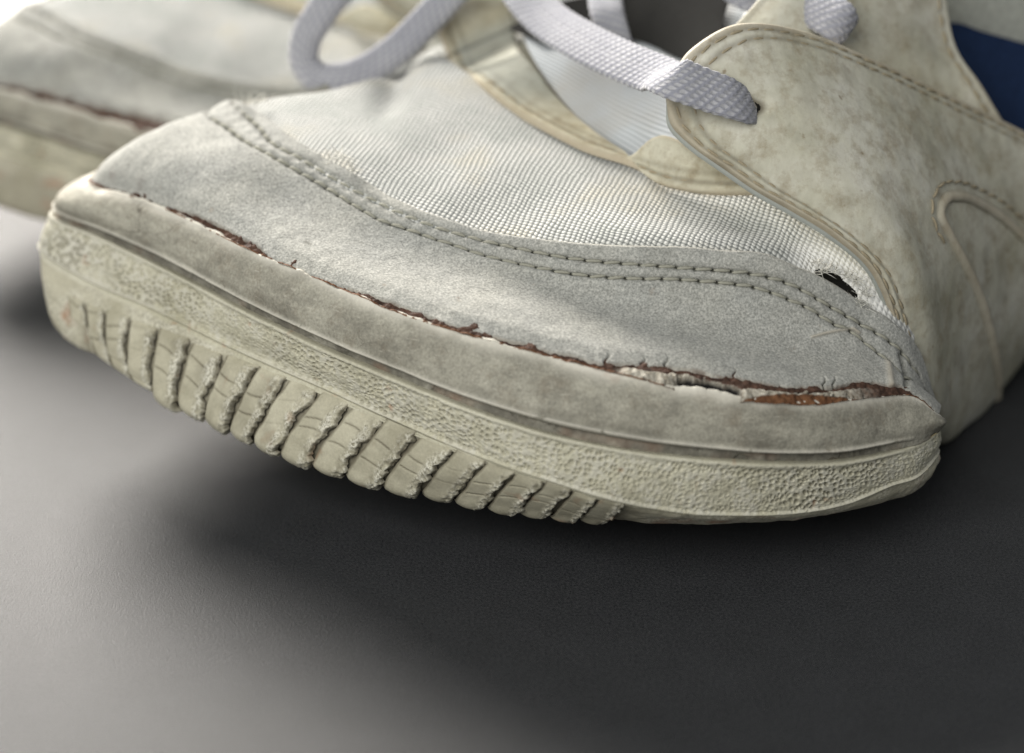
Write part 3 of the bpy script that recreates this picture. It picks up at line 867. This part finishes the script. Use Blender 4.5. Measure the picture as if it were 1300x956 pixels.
    # ---------------- vamp fabric
    nt = int(300 * q); s2 = np.concatenate([np.linspace(s_lo, S0 - 1.0, 20)[:-1], np.linspace(S0 - 1.0, s_of_px(1170, 0), int(700 * q))])
    tc = evalc(EDGE_ST, s2); T = (tc - .35)[:, None] + (4.10 - (tc - .35))[:, None] * np.linspace(0, 1, nt)[None]
    P = upper(s2, T); N = normals(P); N *= np.sign(N[..., 2].mean())
    S = np.tile(s2[:, None], (1, nt)); hh = np.linalg.norm(np.diff(P, axis=1), axis=-1); dl = np.concatenate([np.zeros((len(s2), 1)), np.cumsum(hh, 1)], 1)
    X = P - UN[NF + 6, 2]
    # woven cloth keeps its own straight thread directions: unroll on a slanted frame
    uvx = X[..., 0] * 1.0; uvy = X[..., 1] * .86 + X[..., 2] * .5
    pr = proj(P)
    off = .012 * fbm(P, 1.2, 3, seed + 15)
    fray = 0 * T; mask = None
    if main:
        # soft folds across the cloth, running to the far side
        off = off - .20 * np.exp(-(((pr[..., 0] - 497) + (pr[..., 1] - 110) * .35) / 20)**2) * sstep(165, 100, pr[..., 1])
        off = off + .06 * np.sin((pr[..., 0] - pr[..., 1] * 1.5) / 55.0) * sstep(300, 420, pr[..., 0]) * sstep(800, 600, pr[..., 0])
        ax = (pr[..., 0] - 1064) * .80 + (pr[..., 1] - 360) * .60; ay = -(pr[..., 0] - 1064) * .60 + (pr[..., 1] - 360) * .80
        dd = np.hypot(ax / 31, ay / (10 + 2.5 * vnoise(P, 9, 4)))
        mask = dd < 1.0
        fray = np.clip(sstep(2.6, 1.2, np.hypot(ax / 34, ay / 14)) + .4 * sstep(1000, 1060, pr[..., 0]), 0, 1)
        off = off - .05 * sstep(2.0, 1.0, dd)
    grid_mesh("vamp_fabric", P + N * off[..., None], M['vamp'], root, np.stack([uvx, uvy], -1), {"fray": fray}, mask)
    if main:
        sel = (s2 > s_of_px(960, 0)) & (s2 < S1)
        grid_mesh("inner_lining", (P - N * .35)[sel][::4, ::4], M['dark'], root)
    return root, dict(s=s, tu=tu, tl=tl)

main_shoe, info = build_shoe(True, 1)
main_shoe["label"] = "worn off-white sneaker in front, grey toe cap splitting along its thick rubber toe"
main_shoe["category"] = "sneaker"; main_shoe["group"] = "pair of old sneakers"

# ------------------------------------------------------------------ panels of the upper, right and top
def net(rows_px, nu, nv, ku=None, kv=None):
    """rows_px[i][j] = (px,py,Y) -> (nu,nv,3)"""
    K = np.array([[pY(*p) if len(p) == 3 else np.array(p[:3]) for p in r] for r in rows_px])
    ku_ = arclen(K.mean(axis=1)) if ku is None else ku; kv_ = arclen(K.mean(axis=0)) if kv is None else kv
    a = hermite(ku_, K, np.linspace(ku_[0], ku_[-1], nu))
    b = hermite(kv_, np.moveaxis(a, 1, 0), np.linspace(kv_[0], kv_[-1], nv))
    return np.moveaxis(b, 0, 1)

def out_normals(P):
    N = normals(P); v = CAM - P
    return N * np.where((N * v).sum(-1).mean() > 0, 1, -1)

def edge_dist(P):
    """distance in cm to the four borders u0,u1,v0,v1"""
    du = np.linalg.norm(np.diff(P, axis=0), axis=-1); a = np.concatenate([np.zeros((1, P.shape[1])), np.cumsum(du, 0)], 0)
    dv = np.linalg.norm(np.diff(P, axis=1), axis=-1); b = np.concatenate([np.zeros((P.shape[0], 1)), np.cumsum(dv, 1)], 1)
    return a, a[-1:] - a, b, b[:, -1:] - b

def bevel(d, r): return np.sqrt(np.clip(1 - (1 - np.clip(d / r, 0, 1))**2, 0, 1))

# stay: columns front -> back, rows top edge -> underside
STAY = [
 [(847,127,3.3),(851,158,3.1),(877,186,2.85),(919,216,2.6),(961,245,2.4),(1010,273,2.2),(1056,302,2.05),(1098,338,1.98),(1120,378,1.95),(1135,425,1.95),(1160,480,2.0)],
 [(858,88,3.45),(890,140,3.1),(935,178,2.8),(980,208,2.62),(1025,240,2.45),(1070,272,2.3),(1105,305,2.2),(1135,345,2.12),(1150,390,2.1),(1162,440,2.1),(1180,510,2.2)],
 [(882,58,3.6),(930,110,3.2),(975,150,2.95),(1020,186,2.75),(1065,222,2.6),(1105,258,2.5),(1135,298,2.4),(1160,342,2.35),(1172,390,2.3),(1182,445,2.35),(1192,535,2.7)],
 [(935,31,3.85),(985,90,3.5),(1030,135,3.2),(1070,175,3.05),(1105,215,2.92),(1135,255,2.85),(1160,300,2.8),(1182,350,2.75),(1190,400,2.75),(1200,460,2.85),(1202,548,3.3)],
 [(1010,40,4.2),(1055,100,3.85),(1095,145,3.6),(1130,188,3.45),(1160,230,3.35),(1182,272,3.3),(1200,315,3.3),(1213,362,3.3),(1218,410,3.35),(1222,462,3.5),(1222,533,3.9)],
 [(1088,69,4.55),(1125,125,4.25),(1158,170,4.05),(1187,212,3.95),(1210,255,3.9),(1227,297,3.9),(1240,338,3.92),(1247,380,3.95),(1250,420,4.0),(1250,462,4.2),(1245,515,4.6)],
 [(1173,107,5.05),(1200,158,4.85),(1226,202,4.72),(1247,243,4.65),(1263,282,4.65),(1275,320,4.65),(1282,356,4.7),(1286,390,4.75),(1286,422,4.85),(1283,448,5.0),(1276,473,5.4)],
 [(1300,168,5.9),(1316,212,5.75),(1330,248,5.7),(1341,282,5.7),(1348,314,5.7),(1352,344,5.72),(1353,370,5.8),(1350,390,5.9),(1344,402,6.05),(1336,412,6.3),(1324,420,6.8)],
 [(1440,240,6.9),(1450,275,6.8),(1458,300,6.8),(1462,325,6.85),(1464,348,6.9),(1464,366,7.0),(1460,380,7.1),(1452,388,7.3),(1442,394,7.5),(1430,398,7.8),(1415,400,8.3)],
]
def with_under(net_px):
    out = []
    for r in net_px:
        K = [pY(*p) for p in r]; l = K[-1]
        K.append(l + np.array([-.35, .7, -.35])); K.append(l + np.array([-.9, 1.4, -.7])); out.append(K)
    return np.array(out)
SK = with_under(STAY)
def stay_surface(u, v):
    a = hermite(np.arange(SK.shape[0]), SK, np.asarray(u, float))
    b = hermite(np.arange(SK.shape[1]), np.moveaxis(a, 1, 0), np.asarray(v, float))
    return np.moveaxis(b, 0, 1)
uq = np.concatenate([np.linspace(0, 2, 170)[:-1], np.linspace(2, 7, 330)[:-1], np.linspace(7, 8, 20)])
vq = np.concatenate([np.linspace(0, 1.2, 110)[:-1], np.linspace(1.2, 10, 330)[:-1], np.linspace(10, 12, 30)])
P = stay_surface(uq, vq); N = out_normals(P)
a0, a1, b0, b1 = edge_dist(P)
dd = np.minimum(a0, b0)
pr = proj(P)
th = .11
def linedist(d, c, w_): return np.exp(-((d - c) / w_)**2)
frontw = sstep(9.2, 8.4, np.tile(vq, (len(uq), 1)))
# double row along the top edge; the rows turn round the tab and one runs down the front edge
Dtop = b0; Dfr = a0
r_ = .5
Dm = Dtop + Dfr - np.sqrt(Dtop**2 + Dfr**2 + 1e-9) * 1.0     # rounded combination, small near either edge
Dm = np.where((Dtop < 2.5) | (Dfr < 2.5), Dm, 9)
rowA, rowB = .14, .28
U_, V_ = np.meshgrid(uq, vq, indexing='ij')
chan = .028 * linedist(np.minimum(Dm, 9), rowA, .05) + .028 * linedist(np.minimum(Dm, 9), rowB, .05)
chan = chan * frontw
eye = np.hypot((pr[..., 0] - 952) / 15, (pr[..., 1] - 138) / 9)
off = (th + .03) * bevel(dd, .10) - .03 - chan + .02 * fbm(P, 1.0, 3, 5) + .007 * fbm(P, 5, 3, 6) - .06 * sstep(2.2, .9, eye)
off = off + .012 * np.exp(-((Dm - .265) / .06)**2)
# dent and creases below the eyelet
off = off - .03 * np.exp(-((pr[..., 0] - 1150)**2 / 60**2 + (pr[..., 1] - 420)**2 / 50**2))
# raised curved overlay (tail of the side flash)
LOOP = [(1330,345),(1300,312),(1262,278),(1235,262),(1210,254),(1192,258),(1186,272),(1196,295),(1214,328),(1232,365),(1246,405),(1254,440),(1259,470),(1262,500)]
nz = fbm(P, 2.5, 3, 8)
edge = np.clip(.8 * np.exp(-(dd / .035)**2) + .55 * linedist(Dm, .08, .05) * frontw, 0, 1)
dirt = np.clip(.42 * linedist(Dm, rowA, .035) * frontw + .42 * linedist(Dm, rowB, .035) * frontw + .25 * np.clip(nz * 2 - .4, 0, 1) + .8 * sstep(1.6, .9, eye) + .35 * np.exp(-((a0 - .02) / .05)**2), 0, 1)
grey = .0 * dirt
mask = eye < .8
main_parts = main_shoe
stay = grid_mesh("eyelet_stay", P + N * off[..., None], M['leather'], main_shoe, None, {"edge": edge, "dirt": dirt, "grey": grey}, mask)
# grey under-edge of the stay, showing as a narrow bevel along its front
Pb = stay_surface(np.linspace(-.10, .6, 24), np.linspace(0.0, 10, 260)); Nb = out_normals(Pb)
offb = .045 * bevel(edge_dist(Pb)[0], .05) - .02
grid_mesh("stay_backing", Pb + Nb * offb[..., None], M['leather'], main_shoe, None, {"edge": 0 * offb, "dirt": 0 * offb, "grey": 0 * offb + .85})

def contour(field, level, path_u=None):
    """points where the stay's Dm == level, in order front bottom -> round the tab -> along the top"""
    pts = []; nrm = []
    # front part: for each v from low to high on the front edge
    for j in range(len(vq) - 1, -1, -1):
        if vq[j] > 9.3: continue
        col = field[:, j]; k = np.where((col[:-1] < level) & (col[1:] >= level))[0]
        if len(k) and a0[k[0], j] < b0[k[0], j] * 1.0:
            i = k[0]; f = (level - col[i]) / (col[i+1] - col[i] + 1e-9); pts.append(P[i, j] * (1 - f) + P[i+1, j] * f); nrm.append(N[i, j])
    for i in range(len(uq)):
        if uq[i] > 7.4: break
        row = field[i]; k = np.where((row[:-1] < level) & (row[1:] >= level))[0]
        if len(k) and b0[i, k[0]] <= a0[i, k[0]]:
            j = k[0]; f = (level - row[j]) / (row[j+1] - row[j] + 1e-9); pts.append(P[i, j] * (1 - f) + P[i, j+1] * f); nrm.append(N[i, j])
    return np.array(pts), np.array(nrm)
for lv, sd in ((rowA, 31), (rowB, 32)):
    L_, N_ = contour(Dm, lv)
    lay_stitches(L_ + N_ * (th - .045), N_, .25, stay, 'thread2', .021, sd)

def raycast_stay(pts):
    """photograph points -> points on the stay surface with normals"""
    o = []; nn = []
    for (x, y) in pts:
        d = (pr[..., 0] - x)**2 + (pr[..., 1] - y)**2; k = np.unravel_index(np.argmin(d), d.shape)
        o.append(P[k] + N[k] * off[k]); nn.append(N[k])
    return np.array(o), np.array(nn)
Lp, Ln = raycast_stay([p for p in LOOP if p[0] < 1345])
kn = arclen(Lp); qn = np.linspace(0, kn[-1], 400); Lp = hermite(kn, Lp, qn); Ln = hermite(kn, Ln, qn); Ln /= np.linalg.norm(Ln, axis=1, keepdims=True)
Tn = np.gradient(Lp, axis=0); Tn /= np.linalg.norm(Tn, axis=1, keepdims=True)
Sn = np.cross(Ln, Tn); Sn /= np.linalg.norm(Sn, axis=1, keepdims=True)
# a rolled leather edge: outer side steep, inner side sinks to the inlaid panel
prof = [(-.13, -.03), (-.10, .030), (-.05, .060), (0, .068), (.035, .050), (.06, .0), (.075, -.05)]
G = np.stack([Lp + Sn * x + Ln * z for x, z in prof], 1) + .006 * fbm(Lp, 6, 3, 3)[:, None, None] * Ln[:, None]
grid_mesh("flash_edge", G, M['leather'], stay, None, {"edge": np.tile(np.array([0, .25, .5, .6, .3, 0, 0]), (400, 1)), "dirt": np.tile(np.array([.6, .2, 0, 0, .1, .7, .9]), (400, 1)), "grey": np.zeros((400, 7))})
lay_stitches((Lp + Ln * .0)[:210] - (Sn * .24)[:210], Ln[:210], .25, stay, 'thread2', .022, 41, .01)

# far stay, tongue, quarter, navy panel, collar
FO = [(540,-25),(553,30),(569,75),(613,115),(654,147),(696,172),(750,197),(808,216),(850,238),(898,247),(965,249)]
FI = [(640,-30),(648,8),(655,42),(680,92),(713,135),(740,160),(768,181),(800,200),(843,172),(885,190),(935,220)]
FY = [9.2, 8.3, 7.35, 6.55, 5.8, 5.05, 4.45, 3.85, 3.4, 3.0, 2.65]
for _k in range(2, 11):
    _s, _t = locate(*FO[_k]); FY[_k] = float(upper(np.array([_s]), np.array([[_t]]))[0, 0][1]) - .06
print("far stay Y", [round(v, 2) for v in FY])
FAR = [[(o[0] + (i_[0] - o[0]) * k, o[1] + (i_[1] - o[1]) * k, y_ + .35 * k) for k in (0, .33, .67, 1)] for o, i_, y_ in zip(FO, FI, FY)]
Pf = net(FAR, 420, 90); Nf = out_normals(Pf); f0, f1, g0, g1 = edge_dist(Pf); prf = proj(Pf)
thf = .10
offf = .02 + (thf) * bevel(np.minimum(g0, g1), .07) - .022 * linedist(g0, .16, .04) + .015 * fbm(Pf, 2, 3, 9) + .02 * fbm(Pf, 1, 2, 19)
seam = np.exp(-(((prf[..., 1] - (74 - (prf[..., 0] - 570) * .42)) / 3.0)**2))
offf = offf - .04 * seam
greyf = .75 * sstep(30, 60, prf[..., 1] + (prf[..., 0] - 600) * .45) * sstep(165, 105, prf[..., 1]) * sstep(.06, .22, g0) * .75
fs = grid_mesh("far_eyelet_stay", Pf + Nf * offf[..., None], M['leather2'], main_shoe, None,
          {"edge": np.clip(.8 * np.exp(-(g0 / .05)**2) + .5 * np.exp(-(g1 / .04)**2), 0, 1), "dirt": np.clip(.5 * linedist(g0, .16, .04) + .75 * seam + .3 * linedist(g0, .30, .05), 0, 1), "grey": greyf})
Lf = Pf[:, 12] + Nf[:, 12] * (thf - .0); 
jj = np.argmin(np.abs(g0 - .16), axis=1); idx = np.arange(len(jj)); Lf = Pf[idx, jj] + Nf[idx, jj] * (thf - .02)
lay_stitches(Lf[60:], Nf[idx, jj][60:], .27, fs, 'thread2', .022, 51, .0)

TON = [
 [(655,-40,9.0),(700,-40,8.8),(780,-40,8.5),(860,-40,8.2),(960,-40,7.6)],
 [(660,30,7.7),(710,25,7.6),(770,30,7.3),(850,35,6.8),(930,40,6.0)],
 [(690,90,6.4),(735,80,6.4),(790,85,6.1),(850,95,5.6),(910,105,5.0)],
 [(740,150,5.3),(770,140,5.35),(810,140,5.1),(850,148,4.7),(890,160,4.2)],
 [(790,200,4.5),(805,190,4.5),(825,190,4.4),(850,195,4.1),(880,205,3.8)],
 [(820,225,4.1),(830,220,4.1),(845,220,4.0),(860,225,3.8),(885,230,3.5)],
]
Pt = net(TON, 220, 160); Nt = out_normals(Pt); prt = proj(Pt)
Pt = Pt - Nt * .14
ang = .95
grid_mesh("tongue", Pt, M['tongue'], main_shoe, np.stack([(Pt[..., 0] * math.cos(ang) + Pt[..., 1] * math.sin(ang) * .6), Pt[..., 1]], -1))
# near-black sheet painting the shaded mouth under the laces, top right of the tongue
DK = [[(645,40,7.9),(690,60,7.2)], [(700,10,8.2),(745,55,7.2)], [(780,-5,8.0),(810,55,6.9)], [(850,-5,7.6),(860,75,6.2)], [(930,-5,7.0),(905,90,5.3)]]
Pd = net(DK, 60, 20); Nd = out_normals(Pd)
grid_mesh("mouth_shade_sheet", Pd + Nd * .06, M['dark'], main_shoe)

QU = [
 [(868,110,4.1),(915,50,4.8),(960,0,5.4),(1000,-60,6.1)],
 [(960,80,4.4),(990,35,4.9),(1010,-10,5.5),(1030,-70,6.2)],
 [(1060,110,4.9),(1075,55,5.3),(1085,0,5.8),(1095,-60,6.4)],
 [(1150,150,5.4),(1150,80,5.7),(1148,10,6.2),(1145,-60,6.7)],
 [(1225,175,5.8),(1212,110,6.0),(1192,50,6.4),(1180,-60,6.9)],
 [(1290,180,6.1),(1249,110,6.2),(1215,60,6.5),(1196,-60,7.1)],
]
Pq = net(QU, 260, 160); Nq = out_normals(Pq); q0, q1, r0, r1 = edge_dist(Pq); prq = proj(Pq)
eye2 = np.hypot((prq[..., 0] - 1062) / 20, (prq[..., 1] - 38) / 10)
offq = -.10 + .14 * bevel(np.minimum(q0, q1), .09) + .02 * fbm(Pq, 1.2, 3, 61) - .07 * sstep(2, .9, eye2)
qp = grid_mesh("quarter_panel", Pq + Nq * offq[..., None], M['leather'], main_shoe, None,
          {"edge": np.clip(.7 * np.exp(-(q1 / .08)**2), 0, 1), "dirt": np.clip(.5 * linedist(q1, .24, .04) + .25 * linedist(q0, .2, .05) + .3 * np.clip(fbm(Pq, 2, 3, 62) * 2 - .3, 0, 1), 0, 1), "grey": 0 * offq}, eye2 < .8)
jj = np.argmin(np.abs(q1 - .24), axis=0); idx = np.arange(Pq.shape[1])
lay_stitches(Pq[jj, idx] + Nq[jj, idx] * .04, Nq[jj, idx], .25, qp, 'thread2', .024, 61, .0)
NV = [
 [(1180,60,6.9),(1200,130,6.6),(1250,190,6.4)],
 [(1215,28,7.2),(1240,110,6.9),(1280,190,6.6)],
 [(1260,42,7.3),(1280,120,7.1),(1310,190,6.8)],
 [(1330,60,7.5),(1345,130,7.3),(1360,220,7.0)],
 [(1440,80,7.9),(1450,150,7.7),(1460,260,7.4)],
]
Pn_ = net(NV, 80, 50); Nn_ = out_normals(Pn_)
grid_mesh("navy_side_panel", Pn_ - Nn_ * .12 * 0 + Nn_ * (.06 * bevel(edge_dist(Pn_)[2], .06) - .3)[..., None], M['navy'], main_shoe)
CO = [
 [(1170,-60,7.6),(1185,10,7.2),(1195,80,6.9)],
 [(1230,-60,7.9),(1235,10,7.5),(1240,80,7.2)],
 [(1300,-60,8.1),(1310,10,7.7),(1320,90,7.4)],
 [(1440,-60,8.5),(1440,20,8.1),(1450,120,7.8)],
]
Pc = net(CO, 60, 40); Nc = out_normals(Pc)
grid_mesh("collar_fabric", Pc - Nc * .40, M['greymesh'], main_shoe)

# ------------------------------------------------------------------ laces
def on_stay(x, y, lift):
    d = (pr[..., 0] - x)**2 + (pr[..., 1] - y)**2; k = np.unravel_index(np.argmin(d), d.shape)
    return P[k] + N[k] * lift
def lace(pts, rad, flat, parent, name="shoelace", upf=None, up=None):
    P_ = [pY(*p) if len(p) == 3 else on_stay(*p[:3]) for p in pts]
    def disp(q_, c_, s_): return .010 * np.sin(q_ * 2 * math.pi / .135 + np.floor(c_ / .070) * 2.1) 
    return tube(name, P_, rad, M['lace'], parent, 40, flat, None, up, True, upf=upf, disp=disp)
camup = [-DV * 1.0]
lace([(640,-70,8.4),(655,-25,7.5),(690,20,6.55),(735,50,5.6),(785,75,4.7),(835,95,3.85),(870,108,.50,0),(905,120,.38,0),(930,130,.28,0),(948,137,.12,0),(958,141,-.04,0)],
     [.32,.32,.32,.32,.32,.32,.32,.31,.30,.28,.22], .22, main_shoe, up=(-.25, -.60, .80))
lace([(900,-75,6.9),(945,-48,6.4),(985,-22,5.95),(1020,-2,5.5),(1048,16,5.05),(1068,30,4.80),(1078,40,4.85)],
     [.30,.31,.32,.32,.32,.30,.24], .24, main_shoe, up=(-.35, -.62, .70))
lace([(770,-60,8.2),(768,-10,7.6),(772,20,7.0),(785,60,6.6)], [.26,.26,.25,.22], .3, main_shoe, up=(0, -.8, .6))
lace([(900,-40,7.2),(935,-12,6.8),(990,6,6.4),(1060,-30,6.4)], [.22,.22,.22,.22], .3, main_shoe, up=(0, -.8, .6))
loop = lace([(470,-60,8.6),(436,-20,8.4),(405,20,8.2),(388,52,8.1),(387,80,8.0),(402,98,7.9),(432,101,7.8),(468,88,7.75),(505,62,7.8),(540,28,7.9),(575,-10,8.1),(610,-50,8.3)],
     [.25,.25,.25,.24,.23,.24,.25,.25,.25,.25,.25,.25], [.8,.8,.8,.85,.9,.9,.85,.6,.6,.6,.6,.6], main_shoe, "lace_loop", up=(0, -.8, .6))

# eyelets seen at the lace ends
def eyelet(px, py, Y, parent):
    c = pY(px, py, Y); r = [.02, .018]
    a = np.linspace(0, 2*math.pi, 25)
    pts = [c + np.array([math.cos(t) * .17, math.sin(t) * .05, math.sin(t) * .12]) for t in a]
    tube("eyelet", pts, .03, M['dark'], parent, 8, 1.0, 60, (0, -.6, .8), False)

def hole_patch(PP, NN, prr, x, y, r, depth):  # added near-black patch behind an eyelet, standing in for the hole's shade
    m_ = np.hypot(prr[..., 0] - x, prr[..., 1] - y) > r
    grid_mesh("eyelet_dark_backing", PP - NN * depth, M['dark'], main_shoe, None, None, m_)
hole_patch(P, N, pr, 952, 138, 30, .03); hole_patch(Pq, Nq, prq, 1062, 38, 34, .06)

# ------------------------------------------------------------------ frayed threads
def threads(name, spots, m, parent, seed, n, spread, ln, r=.009):
    rg = random.Random(seed)
    Vs = []; Fs = []; b = 0
    for i in range(n):
        c = np.array(rg.choice(spots)) + np.array([rg.uniform(-1, 1) for _ in range(3)]) * spread
        d = np.array([rg.uniform(-1, 1), rg.uniform(-1, .3), rg.uniform(-.1, 1)]); d /= np.linalg.norm(d)
        e = np.array([rg.uniform(-1, 1) for _ in range(3)]) * .6
        L_ = ln * rg.uniform(.4, 1)
        for k in range(6):
            u = k / 5; p = c + (d * u + e * u * u * .6) * L_; rr = r * (1 - .6 * u)
            for j in range(3):
                a = 2 * math.pi * j / 3; Vs.append(p + rr * np.array([math.cos(a), math.sin(a) * .5, math.sin(a)]))
        for k in range(5):
            for j in range(3):
                q0_ = b + k * 3 + j; q1_ = b + k * 3 + (j + 1) % 3; Fs.append((q0_, q1_, q1_ + 3, q0_ + 3))
        b += 18
    o = mesh_from(name, Vs, Fs, m, parent); o["kind"] = "stuff"; return o
def onup(px, py, up_=.08):
    s_, t_ = locate(px, py); return upper(np.array([s_]), np.array([[t_]]))[0, 0] + np.array([0, -.3, .9]) * up_
threads("frayed_fibre", [onup(x, y) for x, y in ((1038,338),(1050,345),(1060,345),(1075,352),(1085,362),(1095,378),(1100,392),(1045,350),(1090,392))], M['fluff'], main_shoe, 3, 170, .05, .18, .006)
threads("loose_thread", [onup(x, y, .16) for x, y in ((302,141),(308,139),(318,138),(332,136),(300,142),(312,140),(325,140),(345,136),(430,205),(422,212),(445,225))], M['fluff'], main_shoe, 5, 46, .05, .28, .008)

# ------------------------------------------------------------------ second shoe behind
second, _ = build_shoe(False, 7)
second["label"] = "second worn sneaker behind at the left, out of focus, brown split along its toe cap"
second["category"] = "sneaker"; second["group"] = "pair of old sneakers"
# set down at an angle to the first, a little flatter
SH = (0.35, -4.112, 11.438, 0.851, 0.872, 0.135)
second.matrix_world = (Matrix.Translation(Vector((SH[1] * CM, SH[2] * CM, 0))) @ Matrix.Rotation(SH[0], 4, 'Z') @ Matrix.Scale(SH[3], 4)
                       @ Matrix.Rotation(SH[5], 4, 'X') @ Matrix.Diagonal((1, 1, SH[4], 1)) @ Matrix.Translation(Vector((0, -3 * CM, 0))))

def copy_tree(o, parent):
    c = o.copy(); C.objects.link(c); c.parent = parent
    for ch in list(o.children): copy_tree(ch, c)
    return c
for o_ in (stay, fs, qp, bpy.data.objects["tongue"], bpy.data.objects["stay_backing"], bpy.data.objects["navy_side_panel"], bpy.data.objects["collar_fabric"], bpy.data.objects["mouth_shade_sheet"]):
    copy_tree(o_, second)
